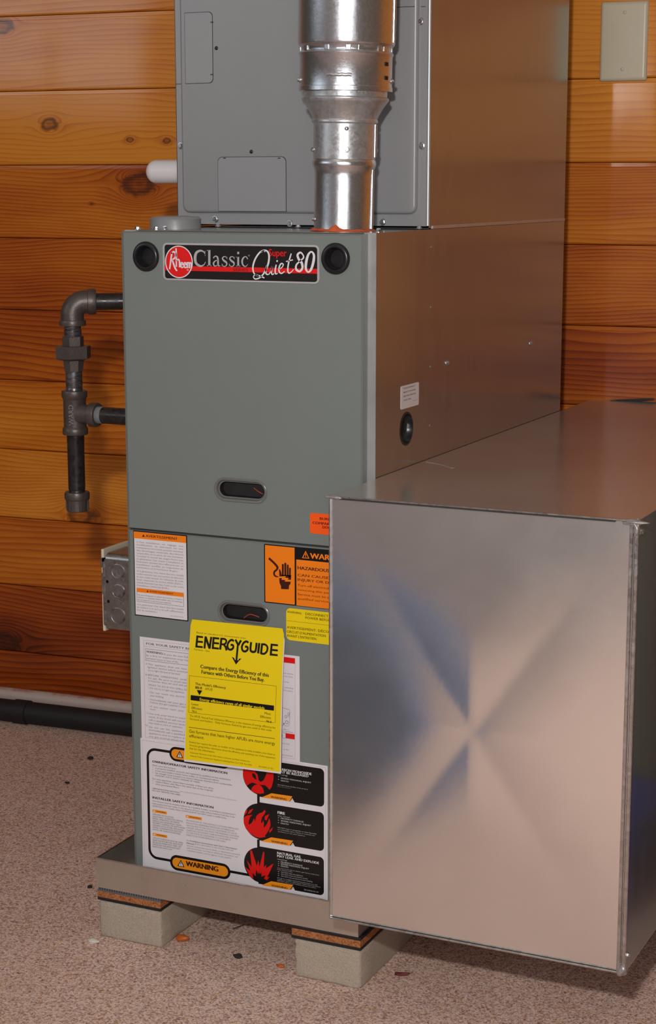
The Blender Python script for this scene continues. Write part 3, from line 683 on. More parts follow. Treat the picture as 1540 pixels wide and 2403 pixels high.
# orange hazard label, yellow label, small orange-red label -----------
VB = (600, 1180, 6.865)
so, P, _ = sticker((135, 660, 1602, 1640), VB, 'black', 0.0015, 'sticker', label='orange electric shock warning label with black hand')
P.rect(152, 678, 1588, 628, 'orange', 1); P.rect(656, 912, 1652, 1622, 'orange', 1)
P.triangle(748, 888, 868, 122, 'black', 'orange', 1, 0.07)
P.text('WARNING', 882, 895, 1535, 92, 'orange', 0.035, 3)
P.text('HAZARDOUS VOLTAGE', 680, 1070, 1600, 55, 'darkbrown', 0.03); P.text('CAN CAUSE SEVERE', 678, 1180, 1500, 44, 'brownred', 0.02); P.text('INJURY OR DEATH.', 678, 1255, 1420, 44, 'brownred', 0.02)
P.text('Turn off electrical power before', 678, 1342, 1600, 40, 'brownred', 0.005); P.text('removing this panel.', 678, 1413, 1270, 36, 'brownred', 0.005)
P.text('Service must be performed by', 678, 1487, 1560, 40, 'brownred', 0.005); P.text('qualified service personnel.', 678, 1555, 1530, 36, 'brownred', 0.005)
P.pstroke([(215, 892, 38), (290, 960, 38), (350, 1030, 40), (345, 1070, 32), (305, 1110, 32), (300, 1150, 32), (318, 1178, 28), (350, 1188, 20), (372, 1192, 6)], 0, 'darkbrown', 3)
for a0, t0, a1, t1, w in ((440, 985, 440, 1180, 34), (480, 965, 482, 1180, 36), (520, 995, 520, 1180, 32), (556, 1045, 553, 1200, 30)):
    P.pstroke([(a0, t0, w*0.7), (a0, t0+12, w), (a1, t1, w)], 0, 'darkbrown', 3, smooth=False)
P.ppoly([(378, 1070), (395, 1070), (412, 1110), (422, 1160), (575, 1165), (570, 1240), (520, 1235), (535, 1210), (478, 1205), (490, 1180), (385, 1185)], 'darkbrown', 3)
P.ppoly([(380, 1215), (425, 1210), (418, 1240), (480, 1243), (470, 1268), (568, 1270), (560, 1310), (540, 1330), (535, 1392), (412, 1388), (410, 1340), (388, 1290)], 'darkbrown', 3)
P.build('printing', so)
so, P, _ = sticker((492, 1690, 2205, 1602), VB, 'yellow', 0.006, 'sticker', label='yellow bilingual disconnect-power warning label')
P.rect(492, 1893, 1897, 1600, 'olive', 2)
P.text('WARNING:', 510, 1770, 745, 36, 'olive', 0.01); P.text('DISCONNECT ELECTRICAL', 803, 1805, 1520, 42, 'olive', 0.01); P.text('POWER BEFORE SERVICING', 803, 1868, 1560, 42, 'olive', 0.01)
P.text('AVERTISSEMENT: DÉCONNECTEZ LE', 505, 2020, 1560, 42, 'olive', 0.01); P.text("CIRCUIT D'ALIMENTATION", 505, 2090, 1128, 42, 'olive', 0.01); P.text("AVANT L'ENTRETIEN.", 505, 2155, 990, 42, 'olive', 0.01)
P.build('printing', so)
so, P, _ = sticker((875, 160, 490, 1430), VB, 'vermilion', 0.003, 'sticker', label='small red-orange burner compartment label')
P.text('BURNER', 1036, 272, 1310, 42, 'darkred', 0.03); P.text('COMPARTMENT', 920, 338, 1410, 42, 'darkred', 0.03); P.text('DOOR', 1080, 410, 1250, 42, 'darkred', 0.03)
P.build('printing', so)

# lighting-instruction sheets ----------------------------------------
VE = (320, 1480, 8.586)
so, P, _ = sticker((68, 117, 2250, 2985), VE, 'paper', 0.0, 'sticker', label='white operating instructions label partly under the yellow card')
for pts in ([(148, 188), (2900, 495)], [(160, 310), (2900, 620)]): P.stroke([P.P(*q) for q in pts], 0.0005, 'pinkline', 2)
P.stroke([P.P(150, 188), P.P(182, 2150)], 0.0005, 'pinkline', 2); P.stroke([P.P(182, 2150), P.P(2900, 2470)], 0.0005, 'pinkline', 2)
P.text('FOR YOUR SAFETY READ BEFORE OPERATING', 200, 278, 2100, 46, 'midgrey', 0.02)
for pts in ([(185, 362), (2800, 665)], [(188, 598), (2800, 900)], [(185, 362), (188, 598)]): P.stroke([P.P(*q) for q in pts], 0.0005, 'grey', 2)
P.text('WARNING:', 205, 440, 542, 46, 'midgrey', 0.025); P.text('If you do not follow these instructions exact-', 560, 490, 1890, 36, 'grey')
P.text('ly, a fire or explosion may result causing property damage,', 205, 508, 1890, 36, 'grey'); P.text('personal injury or loss of life.', 205, 568, 850, 36, 'grey')
T3 = [('A.', 190, 680, 228), ('This  appliance  does  not  have  a  pilot.  It  is  equipped  with  an', 236, 688, 1890), ('ignition device which automatically lights the burner. Do not', 236, 748, 1890), ('try to light the burner by hand.', 236, 808, 888),
      ('B.', 190, 900, 228), ('BEFORE  OPERATING  smell  all  around  the  appliance  area', 240, 904, 1890), ('for gas. Be sure to smell next to the floor because some gas', 240, 964, 1890), ('is heavier than air and will settle on the floor.', 240, 1022, 1480),
      ('WHAT TO DO IF YOU SMELL GAS', 245, 1105, 1060), ('• Do not try to light any appliance.', 248, 1165, 975), ('• Do  not  touch  any  electric  switch;  do  not  use  any  phone  in', 248, 1250, 1890), ('your building.', 280, 1318, 556),
      ("• Immediately call your gas supplier from a neighbor's phone.", 248, 1396, 1890), ("Follow the gas supplier's instructions.", 280, 1456, 1200), ('• If  you  cannot  reach  your  gas  supplier,  call  the  fire  depart-', 250, 1534, 1890), ('ment.', 285, 1594, 395),
      ('C.', 205, 1672, 240), ('Use only your hand to move the gas control knob. Never use', 252, 1680, 1890), ('tools. If the knob will not move by hand, don’t try to repair it;', 252, 1745, 1890), ('call a qualified service technician. Force or attempted repair', 252, 1808, 1890), ('may result in a fire or explosion.', 252, 1868, 935),
      ('*D.', 185, 1920, 240), ('Do  not  use  this  appliance  if  any  part  has  been  under  water.', 258, 1950, 1890), ('Immediately call a qualified service technician to inspect the', 258, 2012, 1890), ('appliance and to replace any part of the control system and', 258, 2075, 1890), ('any gas control which has been under water.', 258, 2138, 1500)]
for t, ul, vb, ur in T3:
    k_ = 1.0
    P.text(t, ul, vb, ur, 36, 'grey', 0.004)
P.build('printing', so)
VR = (650, 1520, 8.586)
so, P, _ = sticker((-520, 55, 2190, 455), VR, 'paper', 0.0, 'sticker', label='white instructions label with red bars behind the yellow card', off=0.0003)
P.rect(60, 172, 283, 368, 'red', 8); P.rect(178, 1718, 1820, 362, 'red', 8)
P.stroke([P.P(370, 310), P.P(366, 2240)], 0.0004, 'pinkline', 8); P.stroke([P.P(60, 2195), P.P(366, 2240)], 0.0004, 'pinkline', 8)
P.stroke([P.P(60, 1700), P.P(178, 1716)], 0.0004, 'grey', 8); P.stroke([P.P(60, 1808), P.P(178, 1824)], 0.0004, 'grey', 8)
for t, ul, vb, ur in (('ition device', 120, 515, 335), ('er by hand.', 120, 575, 330), ('to the', 145, 692, 245), ('r, including', 112, 800, 335), ('information', 125, 862, 330), ('is  1850  to', 90, 1645, 250), ('the specified', 90, 1682, 320), ('turned.', 100, 1930, 265), ('to the', 140, 2050, 240), ('92-21519-06-03', 105, 2165, 325)):
    P.text(t, ul, vb, ur, 24, 'grey', 0.0, 9)
P.text('E', 92, 1790, 122, 48, 'midgrey', 0.03, 9)
for (cx_, cy_, r_) in ((185, 1385, 28), (238, 1330, 24), (238, 1375, 18), (205, 1500, 34), (145, 1530, 16)): pcirc(P, cx_, cy_, r_, 'grey', 9, 16); pcirc(P, cx_, cy_, r_*0.72, 'paper' if r_ != 16 else 'midgrey', 10, 16)
P.stroke([P.P(*q) for q in ((100, 1200), (262, 1248), (264, 1300))], 0.0004, 'grey', 9); P.stroke([P.P(*q) for q in ((100, 1560), (240, 1580), (262, 1520), (262, 1300))], 0.0004, 'grey', 9)
P.build('printing', so)

# big safety label ----------------------------------------------------
so, P, rc = sticker((329.5, 1731.5, 2033.5, 769), (0, 0, 1), 'paper', 0.0, 'sticker', off=0.0007, label='large white safety information label with black panels and red pictures')
a0, a1, b0, b1 = rc; e = 0.0027
P.stroke([(a0+e, b0+e), (a1-e, b0+e), (a1-e, b1-e), (a0+e, b1-e)], 0.0003, 'grey', 1, closed=True)
VW = (320, 1720, 3.348); P.view(*VW)
lw = 20*P.pxm()
xl = (P.P(96, 500)[0]); zt = P.P(262, 148)[1]; zb = P.P(270, 1003)[1]; xr = P.P(960, 300)[0]; rr = 0.012
path = [(P.P(300, 148)[0], zt)]
for k in range(9): a = PI/2+PI/2*k/8; path.append((xl+rr+rr*math.cos(a), zt-rr+rr*math.sin(a)))
for k in range(9): a = PI+PI/2*k/8; path.append((xl+rr+rr*math.cos(a), zb+rr+rr*math.sin(a)))
path.append((xr, zb)); P.stroke(path, lw, 'black', 1)
def pill(P, ul, vc, ur, ho, hi, ly):
    a0, bc = P.P(ul, vc); a1 = P.P(ur, vc+0.11*(ur-ul))[0]; k = P.pxm(); R = ho*k/2; r = hi*k/2
    P.poly(stadium((a0+a1)/2, bc, (a1-a0)/2-R, R), 'black', ly); P.poly(stadium((a0+a1)/2, bc, (a1-a0)/2-R, r), 'amber', ly+1)
pill(P, 266, 1010, 740, 122, 82, 2); pill(P, 260, 158, 735, 112, 76, 2)
P.triangle(324, 1045, 380, 56, 'white', 'black', 4, 0.06); P.text('WARNING', 392, 1043, 643, 42, 'darkbrown', 0.045, 5)
P.triangle(314, 190, 370, 54, 'white', 'black', 4, 0.06); P.text('WARNING', 385, 197, 640, 40, 'darkbrown', 0.045, 5)
P.view(0, 0, 1)
def panel(ul, vt, vb, ur, cu, cv, R):
    x0, z1 = P.P(ul, vt); z0 = P.P(ur, vb)[1]; x1 = P.P(ur, vb)[0]; P.poly(outline_rr(x0, x1, z0, z1, (0, 0.006, 0.006, 0)), 'black', 1.5)
    a, b = P.P(cu, cv); P.poly(circ(a, b, R*P.pxm(), 56), 'black', 2.2); return a, b
panel(606, 1781, 1894, 761, 611, 1822, 48.5); panel(606, 1882, 1998, 760.5, 611, 1928, 46.5); panel(606, 1985.5, 2102, 760.5, 611.5, 2030.5, 46)
for v0, v1 in ((1862, 1886), (1970, 1990)): P.stroke([P.P(606.5, v0), P.P(606.8, v1)], 7*P.pxm(), 'black', 1.1)
for tg, tx, tr in (([(614, 1871), (637.4, 1861.4), (686.5, 1868.6), (679.7, 1880.8)], (635.8, 1872, 672.9), (681, 1880.8, 691.8)),
                   ([(613, 1974), (636.8, 1964.8), (688, 1972.8), (680.2, 1985)], (637, 1976, 674.8), (682.3, 1985, 692.8)),
                   ([(614, 2077.3), (636.8, 2067.8), (688.4, 2076.5), (680.6, 2088.2)], (637.2, 2079.5, 675), (683, 2088.2, 693.3))):
    P.ppoly(tg, 'amber', 3); P.text('WARNING', *tx, 5.6, 'darkbrown', 0.03, 4); P.triangle(tr[0], tr[1], tr[2], 9.5, 'white', 'white', 4)
    P.stroke([P.P((tr[0]+tr[2])/2, tr[1]-5.5), P.P((tr[0]+tr[2])/2, tr[1]-2)], 0.0005, 'grey', 7)
P.view(550, 1800, 8.01)
for pts in ([(168, -60), (165, 150), (185, 240), (240, 350), (290, 310), (340, 290), (440, 326), (580, 340), (620, 375), (665, 425), (705, 370), (738, 240), (740, 120), (725, -60), (640, -60), (610, 110), (585, 180), (550, 250), (500, 280), (460, 250), (440, 140), (400, 100), (385, -60)],
            [(315, 435), (335, 385), (380, 340), (430, 325), (480, 335), (515, 360), (550, 420), (562, 492), (480, 503), (400, 488), (345, 465)],
            [(175, 965), (205, 925), (260, 905), (345, 898), (300, 940), (278, 1000), (270, 1082), (320, 1060), (352, 1010), (372, 962), (385, 1000), (388, 1045), (400, 980), (415, 920), (470, 870), (530, 850), (575, 803), (590, 840), (572, 880), (522, 950), (505, 1010), (512, 1064), (550, 1005), (560, 1060), (553, 1145), (610, 1080), (640, 1010), (655, 962), (675, 1010), (682, 1090), (660, 1170), (620, 1230), (578, 1290), (592, 1312), (480, 1330), (400, 1310), (300, 1250), (220, 1160), (180, 1060)],
            [(182, 925), (200, 850), (248, 793), (240, 850)], [(250, 885), (290, 810), (362, 778), (310, 860)], [(570, 992), (578, 920), (657, 888), (610, 1000)], [(662, 1240), (662, 1195), (727, 1128), (708, 1190)],
            [(360, 2107), (300, 2060), (203, 1875), (300, 1950), (236, 1747), (330, 1882), (298, 1568), (332, 1568), (425, 1855), (455, 1748), (475, 1882), (545, 1588), (567, 1600), (555, 1882), (602, 1838), (595, 1905), (738, 1812), (660, 1990), (617, 2070), (664, 2062), (615, 2128), (562, 2095), (590, 2030), (513, 2062), (510, 1980), (480, 2012), (470, 1960), (450, 2012), (413, 1925), (402, 2052), (343, 1985)]):
    P.ppoly(pts, 'red', 3)
P.ppoly([(345, 115), (375, 120), (402, 150), (422, 240), (385, 220), (350, 182), (335, 140)], 'black', 4)
P.view(340, 1780, 6.417)                                  # left column text
P.text('OWNER/OPERATOR SAFETY INFORMATION', 114, 58, 1240, 34, 'black', 0.04)
for t, ul, vb, ur in (('Make sure this furnace:', 114, 108, 468), ('•', 118, 140, 128), ('is properly installed, serviced, and repaired by qualified service technicians', 158, 152, 1290), ('•', 118, 176, 128), ('is not used inside a mobile home, trailer, or recreational vehicle', 158, 190, 1115),
                      ('•', 118, 213, 128), ('has enough room around it to ensure adequate clearance from combustible', 158, 226, 1310), ('materials, and to ensure adequate air supply', 160, 260, 830), ('For best operation, check filters monthly. If filters are dirty:', 116, 312, 1035), ('•', 120, 343, 130),
                      ('replace filters with filters the same size as the originals', 160, 355, 1025), ('•', 120, 380, 130), ('clean permanent filters', 160, 392, 515)):
    P.text(t, ul, vb, ur, 24, 'midgrey', 0.004)
P.text('Lighting/operating instructions', 118, 452, 522, 18, 'black', 0.01); P.text('are on the front of the furnace or the back of the burner access panel', 532, 500, 1378, 17, 'grey')
P.text('DO NOT REMOVE THIS LABEL', 118, 488, 535, 20, 'midgrey', 0.01)
P.text('INSTALLER SAFETY INFORMATION', 118, 600, 1032, 34, 'black', 0.04)
P.text("This furnace must be installed indoors by a qualified installer, according to manufacturer's", 118, 646, 1368, 23, 'midgrey', 0.003)
P.text('instructions and local codes. In the absence of local codes, follow National Fuel Gas Code', 118, 684, 1352, 23, 'midgrey', 0.003)
P.text('(ANSI Z223.1). In Canada, follow CAN/CGA-B149. DO NOT install in mobile home.', 118, 720, 1232, 23, 'midgrey', 0.003)
P.view(340, 1880, 6.417)
for (ul, vt, ur) in ((116, 122, 332), (618, 206, 858), (120, 476, 336)):
    P.rect(ul, vt, vt+42, ur, 'amber', 3); P.text('WARNING', ul+56, vt+36, ur-18, 17, 'brownred', 0.03, 4); P.triangle(ul+10, vt+34, ul+42, 26, 'white', 'white', 4)
c1 = [('IMPROPER INSTALLATION,', 438), ('ADJUSTMENT, ALTERATION, SERVICE,', 578), ('REPAIR, OPERATION, OR MAINTE-', 528), ('NANCE CAN CAUSE BODILY INJURY,', 562), ('PROPERTY DAMAGE, OR DEATH FROM', 606), ('HAZARDS SUCH AS FIRE, EXPLOSION,', 586), ('SMOKE, CONDENSATION, ELECTRIC', 560), ('SHOCK, OR CARBON MONOXIDE.', 538)]
P.lines(c1, 120, 205, 32.5, 23, 'midgrey', 0.006)
P.lines([('UPFLOW FURNACES HAVE AN OPEN', 574), ('BASE FOR RETURN AIR. BASE MUST', 570), ('BE SEALED WHEN NOT USED. SEE', 545), ('IMPORTANT INFORMATION AND', 528), ('BASE PLATE PARTS LIST.', 418)], 122, 560, 32.5, 23, 'midgrey', 0.006)
P.lines([('PROPOSITION 65: THIS FURNACE CONTAINS FIBERGLASS', 1408), ('INSULATION. RESPIRABLE PARTICLES OF FIBERGLASS', 1350), ('ARE KNOWN TO THE STATE OF CALIFORNIA TO CAUSE', 1386), ('CANCER. EXHAUST GAS FROM THIS FURNACE CONTAINS', 1418), ('CHEMICALS, INCLUDING CARBON MONOXIDE, KNOWN', 1396), ('TO THE STATE OF CALIFORNIA TO CAUSE BIRTH', 1290), ('DEFECTS OR OTHER REPRODUCTIVE HARM.', 1222)], 625, 298, 36.5, 23, 'grey', 0.006)
P.text('See', 630, 598, 668, 20, 'grey'); P.text("Installation Instructions and User's Information", 682, 606, 1388, 22, 'midgrey', 0.015); P.text('Manual', 630, 638, 738, 22, 'midgrey', 0.02)
P.text('(If this information is not included with the', 750, 652, 1335, 22, 'grey'); P.text('furnace, contact the nearest dealer or distributor) provided', 632, 675, 1432, 22, 'grey')
P.text('with this furnace. For help or additional information, call', 632, 712, 1402, 22, 'grey'); P.text('a qualified installer, service agency, or gas supplier.', 632, 748, 1308, 22, 'grey')
P.view(630, 1780, 10.267)                                 # black panel lettering
P.text('CARBON MONOXIDE', 212, 275, 1042, 62, 'white', 0.03); P.text('MAY BE RELEASED', 225, 338, 968, 58, 'white', 0.03); P.text('causing:', 228, 392, 468, 34, 'silver', 0.02)
P.text('SEVERE PERSONAL INJURY', 304, 485, 1034, 36, 'silver', 0.03); P.text('DEATH', 304, 545, 486, 36, 'silver', 0.03)
for v in (458, 522): P.text('•', 235, v, 262, 50, 'silver', 0.02)
P.text('DO NOT block the flow of the air by or', 228, 640, 960, 26, 'silver', 0.01); P.text('from the furnace.', 228, 680, 552, 24, 'grey')
P.view(630, 1890, 10.267)
P.text('FIRE', 228, 200, 400, 68, 'white', 0.04); P.text('can cause:', 228, 256, 525, 34, 'silver', 0.02)
P.text('PROPERTY DAMAGE', 302, 325, 850, 38, 'silver', 0.03); P.text('SEVERE PERSONAL INJURY', 302, 384, 1028, 38, 'silver', 0.03); P.text('DEATH', 302, 444, 486, 38, 'silver', 0.03)
for v in (318, 376, 434): P.text('•', 232, v, 260, 50, 'silver', 0.02)
P.text('DO NOT store or use gasoline or other flammable', 228, 542, 1162, 27, 'silver', 0.01); P.text('or combustible vapors, liquids, or materials near', 228, 588, 1132, 27, 'silver', 0.005); P.text('this furnace or any other appliance.', 228, 636, 890, 27, 'silver', 0.005)
P.text('NATURAL GAS', 216, 1172, 775, 64, 'white', 0.03); P.text('MAY LEAK AND EXPLODE', 216, 1240, 1222, 60, 'white', 0.03); P.text('causing:', 216, 1302, 455, 34, 'silver', 0.02)
P.text('PROPERTY DAMAGE', 302, 1378, 825, 36, 'silver', 0.03); P.text('SEVERE PERSONAL INJURY', 302, 1424, 982, 36, 'silver', 0.03); P.text('DEATH', 302, 1474, 478, 36, 'silver', 0.03)
for v in (1375, 1420, 1468, 1612, 1658, 1706): P.text('•', 234, v, 262, 46, 'silver', 0.02)
P.text('You may not be able to detect a gas leak by smell alone.', 218, 1512, 1230, 26, 'silver', 0.008); P.text('If you suspect a leak:', 218, 1550, 585, 26, 'silver', 0.008)
P.text('DO NOT light any appliance.', 312, 1618, 842, 28, 'silver', 0.012); P.text('DO NOT touch any electric switch.', 312, 1666, 952, 28, 'silver', 0.012); P.text('DO NOT use any phone in your building.', 312, 1714, 1072, 28, 'silver', 0.012)
P.text('DO go to a neighboring building and phone your gas', 218, 1752, 1185, 26, 'silver', 0.008); P.text('supplier or local fire department. Follow their instructions.', 218, 1790, 1262, 26, 'silver', 0.008); P.text('DO NOT return to your building until you are told to.', 218, 1828, 1155, 26, 'silver', 0.008)
P.text('92-22556-21-01', 862, 2042, 1205, 32, 'silver', 0.01)
P.build('printing', so)

# side sticker, rivets and screws on the furnace
SS = Surf(lambda u, v: (lambda p: (float(p[1]), float(p[2])))(on(0, FW_+0.0004, u, v)), lambda a, b, l: (FW_+0.0004+l*0.00007, a, b))
P = Print(SS).view(860, 520, 3.208)
q0 = P.P(261, 1242); q1 = P.P(395, 1378)
st = plate('sticker', outline_rr(q0[0], q1[0], q1[1], q0[1], 0.0025, 4), [], lambda a, b, d: (FW_+0.0004-d, a, b), 0.00038, INK['paper'], fur); st['label'] = 'small white notice on the side panel'
def stext(t, ul, vb, ur, cap, c='midgrey'):
    vs, fs = glyphs(t, 0.01); x0 = min(p[0] for p in vs); x1 = max(p[0] for p in vs); a0, b0 = P.P(ul, vb); a1 = P.P(ur, vb-0.1*(ur-ul))[0]; s = (a1-a0)/(x1-x0); h = cap*P.pxm()/0.729
    P.tri([(a0+(x-x0)*s, b0+y*h) for x, y in vs], fs, c, 2)
for t, vb, ur in (('DISCONNECT', 1262, 370), ('MUST POWER', 1292, 372), ('BEFORE SERVICE', 1322, 372), ('UNIT PRE', 1352, 335)): stext(t, 280, vb, ur, 11)
stext('90-21', 350, 1352, 383, 5)
P.build('printing', st)
for u, v in ((1013, 580), (1011, 721), (1010, 861), (1009, 999)):
    p = on(0, FW_, u, v); screw(p, (1, 0, 0), fur, 0.0022, 'rivet', M['side'])
for u, v in ((1049, 852), (1245, 806)): p = on(0, FW_, u, v); screw(p, (1, 0, 0), fur, 0.0042, 'hex')
for x, y in ((0.012, 0.012), (0.3495, 0.020)): screw((x, y, FH), (0, 0, 1), fur, 0.0048, 'hex')
# round inlet cover on the furnace top
ic = on(1, 0.085, 412, 528)
lathe('inlet_cover', (ic[0], 0.085, FH), (0, 0, 1), [(0.034, 0), (0.034, 0.0105), (0.0345, 0.0125), (0.031, 0.0155), (0.018, 0.0165)], M['coil'], fur, 40)['label'] = 'round grey raised cover on the furnace top'
for dx in (-0.006, 0.007): screw((ic[0]+dx, 0.045, FH), (0, 0, 1), fur, 0.004, 'hex')

# ================================================================== yellow energy card (hangs from its top edge)
ZC = 0.3605; KC = 0.10
def card_to(u, v):
    d = ray(u, v); t = (-DT-0.002-KC*(ZC-CAM[2])-CAM[1])/(d[1]-KC*d[2]); p = CAM+d*t; return float(p[0]), float(p[2])
def card_out(a, b, l):
    s_ = max(0.0, ZC-b); y = -DT-0.002-KC*s_*min(1, (s_/0.035)**0.5 if s_ < 0.035 else 1)-0.0025*math.sin(min(1, s_/0.19)*PI)
    return (a, y-l*0.00008, b)
CS = Surf(card_to, card_out)
def card_sheet(pts, m, name, parent, d0, nz=24):
    q = [card_to(*p) for p in pts]  # TL, TR, BR, BL
    bm = bmesh.new(); rows = []
    for side in (0, 1):
        g = []
        for i in range(nz+1):
            t = i/nz; Lx = (q[0][0]+(q[3][0]-q[0][0])*t, q[0][1]+(q[3][1]-q[0][1])*t); Rx = (q[1][0]+(q[2][0]-q[1][0])*t, q[1][1]+(q[2][1]-q[1][1])*t)
            ins = 0.0022 if (i == 0 and not name == 'backing') else 0
            g.append([bm.verts.new(Vector(card_out(Lx[0]+ins+(Rx[0]-Lx[0]-2*ins)*k/4, Lx[1]+(Rx[1]-Lx[1])*k/4, 0))+Vector((0, d0+side*0.00025, 0))) for k in range(5)])
        rows.append(g)
    for g in rows:
        for A, Bq in zip(g, g[1:]):
            for k in range(4): bm.faces.new((A[k], A[k+1], Bq[k+1], Bq[k]))
    f, b = rows
    for i in range(nz):
        for k in (0, 4): bm.faces.new((f[i][k], f[i+1][k], b[i+1][k], b[i][k]))
    for k in range(4):
        for i in (0, nz): bm.faces.new((f[i][k], f[i][k+1], b[i][k+1], b[i][k]))
    fixn(bm); return link(name, bm_mesh(bm, m), parent, smooth=30)
_cb = card_out(*card_to(448, 1453), 0)
card = thing('energy_card', 'yellow energy rating card hanging askew from the lower furnace door', 'card', (_cb[0]+0.07, _cb[1], 0.17))
card_sheet([(448, 1465), (668.5, 1489), (659.5, 1816), (432, 1787)], INK['paper'], 'backing_sheet', card, 0.0003)
yc = card_sheet([(448, 1453), (667, 1475), (657, 1811), (434.5, 1782)], INK['yellow'], 'card_face', card, -0.0002)
P = Print(CS).view(320, 1440, 3.85)
def ly(n): return n+4
P.text('Based on standard U.S. Government tests', 545, 175, 990, 15, 'olive', 0, ly(1))
P.text('Furnace - Gas', 528, 326, 668, 17, 'olive', 0, ly(1))
P.pstroke([(555, 196, 20), (548, 303, 20)], 0, 'black', ly(2), smooth=False)      # heavy lettering of the title
def blk(pts, w=20, sm=False): P.pstroke([(a, b, w) for a, b in pts], 0, 'black', ly(2), smooth=sm)
for dy in (205, 249, 294): blk([(546, dy), (606, dy+6)], 17)
blk([(622, 312), (629, 204)]); blk([(629, 208), (668, 312)], 22); blk([(668, 314), (680, 209)], 20)
for dy in (218, 262, 307): blk([(692, dy), (752, dy+6)], 17)
blk([(702, 210), (696, 316)])
blk([(764, 322), (772, 217)]); blk([(768, 226), (800, 228), (816, 242), (812, 264), (795, 275), (768, 273)], 17, True); blk([(793, 274), (812, 298), (822, 330)], 20)
blk([(884, 248), (866, 236), (842, 250), (828, 284), (838, 316), (862, 322), (880, 306), (878, 284), (856, 280)], 19, True)
blk([(898, 233), (912, 258), (926, 284)], 20); blk([(950, 240), (936, 262), (926, 284)], 20); blk([(922, 270), (912, 415)], 19)
P.ppoly([(868, 385), (893, 399), (898, 415), (908, 415), (930, 418), (934, 404), (958, 402), (934, 424), (908, 456), (886, 416)], 'black', ly(2))
blk([(1016, 262), (998, 250), (972, 264), (958, 300), (968, 332), (992, 338), (1010, 322), (1008, 300), (986, 296)], 19, True)
blk([(1040, 256), (1036, 320), (1048, 340), (1072, 342), (1084, 325), (1090, 262)], 20, True)
blk([(1114, 264), (1106, 356)], 21); blk([(1140, 268), (1132, 362)], 20); blk([(1136, 276), (1166, 278), (1188, 300), (1184, 338), (1160, 360), (1132, 356)], 18, True)
for dy in (278, 324, 366): blk([(1216, dy), (1283, dy+7)], 17)
blk([(1226, 270), (1220, 376)])
P.text('Compare the Energy Efficiency of this', 588, 488, 1205, 34, 'black', 0.022, ly(1)); P.text('Furnace with Others Before You Buy.', 598, 536, 1165, 34, 'black', 0.022, ly(1))
for pts in ([(490, 555), (1275, 650)], [(482, 887), (1250, 980)], [(490, 555), (482, 887)], [(1275, 650), (1262, 985)]): P.stroke([P.P(*q) for q in pts], 0.0004, 'olive', ly(1))
P.stroke([P.P(482, 1022), P.P(1258, 1125)], 0.0006, 'black', ly(1))
P.text("This Model's Efficiency", 542, 638, 818, 22, 'black', 0.015, ly(1)); P.text('80.0', 543, 672, 602, 24, 'black', 0.03, ly(1)); P.text('AFUE', 630, 684, 698, 24, 'olive', 0, ly(1))
P.ppoly([(556, 684), (606, 690), (580, 732)], 'black', ly(2))
P.ppoly([(502, 730), (1254, 826), (1252, 872), (500, 776)], 'black', ly(1))
P.text('Energy efficiency range of all similar models', 584, 780, 1168, 26, 'yellow', 0.025, ly(2))
P.text('Least', 510, 820, 572, 22, 'black', 0, ly(1)); P.text('Efficient', 510, 855, 604, 22, 'black', 0, ly(1)); P.text('78.0', 510, 886, 554, 20, 'black', 0, ly(1))
P.text('Most', 1168, 904, 1224, 22, 'black', 0, ly(1)); P.text('Efficient', 1130, 934, 1226, 22, 'black', 0, ly(1)); P.text('96.6', 1184, 976, 1230, 20, 'black', 0.02, ly(1))
P.text('The AFUE, Annual Fuel Utilization Efficiency, is the measure of energy efficiency for', 490, 925, 1268, 19, 'olive', 0.002, ly(1)); P.text('furnaces and boilers.  Only furnaces fueled by gas are used in this scale.', 492, 953, 1236, 19, 'olive', 0.002, ly(1))
P.text('Gas furnaces that have higher AFUEs are more energy', 484, 1070, 1262, 30, 'black', 0.008, ly(1)); P.text('efficient.', 484, 1112, 620, 28, 'black', 0.008, ly(1))
P.text('Federal law requires the seller or installer of this appliance to make available a fact sheet or', 486, 1163, 1262, 17, 'olive', 0, ly(1)); P.text('directory giving further information about the efficiency and operating cost of this equipment.', 484, 1192, 1264, 17, 'olive', 0, ly(1)); P.text('Ask for this information.', 484, 1222, 714, 18, 'olive', 0.005, ly(1))
P.text('Important: Removal of this label before consumer purchase violates the', 490, 1258, 1030, 14, 'olive', 0, ly(1)); P.text('Federal Trade Commission Appliance Labeling Rule (16 C.F.R. Part 305).', 490, 1288, 1052, 14, 'olive', 0, ly(1))
P.text('92-24341-21-02', 1108, 1385, 1238, 14, 'olive', 0, ly(1))
P.build('printing', card)

# ================================================================== COIL CABINET on top
CY = 0.17; CX0 = -0.0190; CT = 2.33
coil = thing('coil_cabinet', 'grey evaporator coil cabinet standing on top of the furnace', 'coil cabinet', (0.17, 0.45, FH+0.0006))
cz = lambda u, v: (lambda p: (float(p[0]), float(p[2])))(on(1, CY, u, v))
CB = FH+0.0006
bm = bmesh.new(); add_box(bm, CX0, CX0+0.001, CY, FD-0.001, CB, CT); add_box(bm, FW_-0.001, FW_, CY+0.001, FD-0.001, CB, CT); add_box(bm, CX0, FW_, FD-0.001, FD, CB, CT); add_box(bm, CX0, FW_, CY, FD, CT-0.001, CT)
link('casing', bm_mesh(bm, M['side']), coil)
bm = bmesh.new(); add_box(bm, CX0, FW_-0.004, CY, CY+0.0012, CB+0.0035, CT)
link('front_frame', bm_mesh(bm, M['coil']), coil)
lathe('corner_bead', (FW_-0.0030, CY+0.0022, CB+0.004), (0, 0, 1), [(0.003, 0), (0.003, CT-CB-0.005)], M['flange'], coil, 12)
box('base_flange', CX0+0.06, FW_, CY-0.001, CY+0.004, CB, CB+0.0014, M['dark_line'], coil)
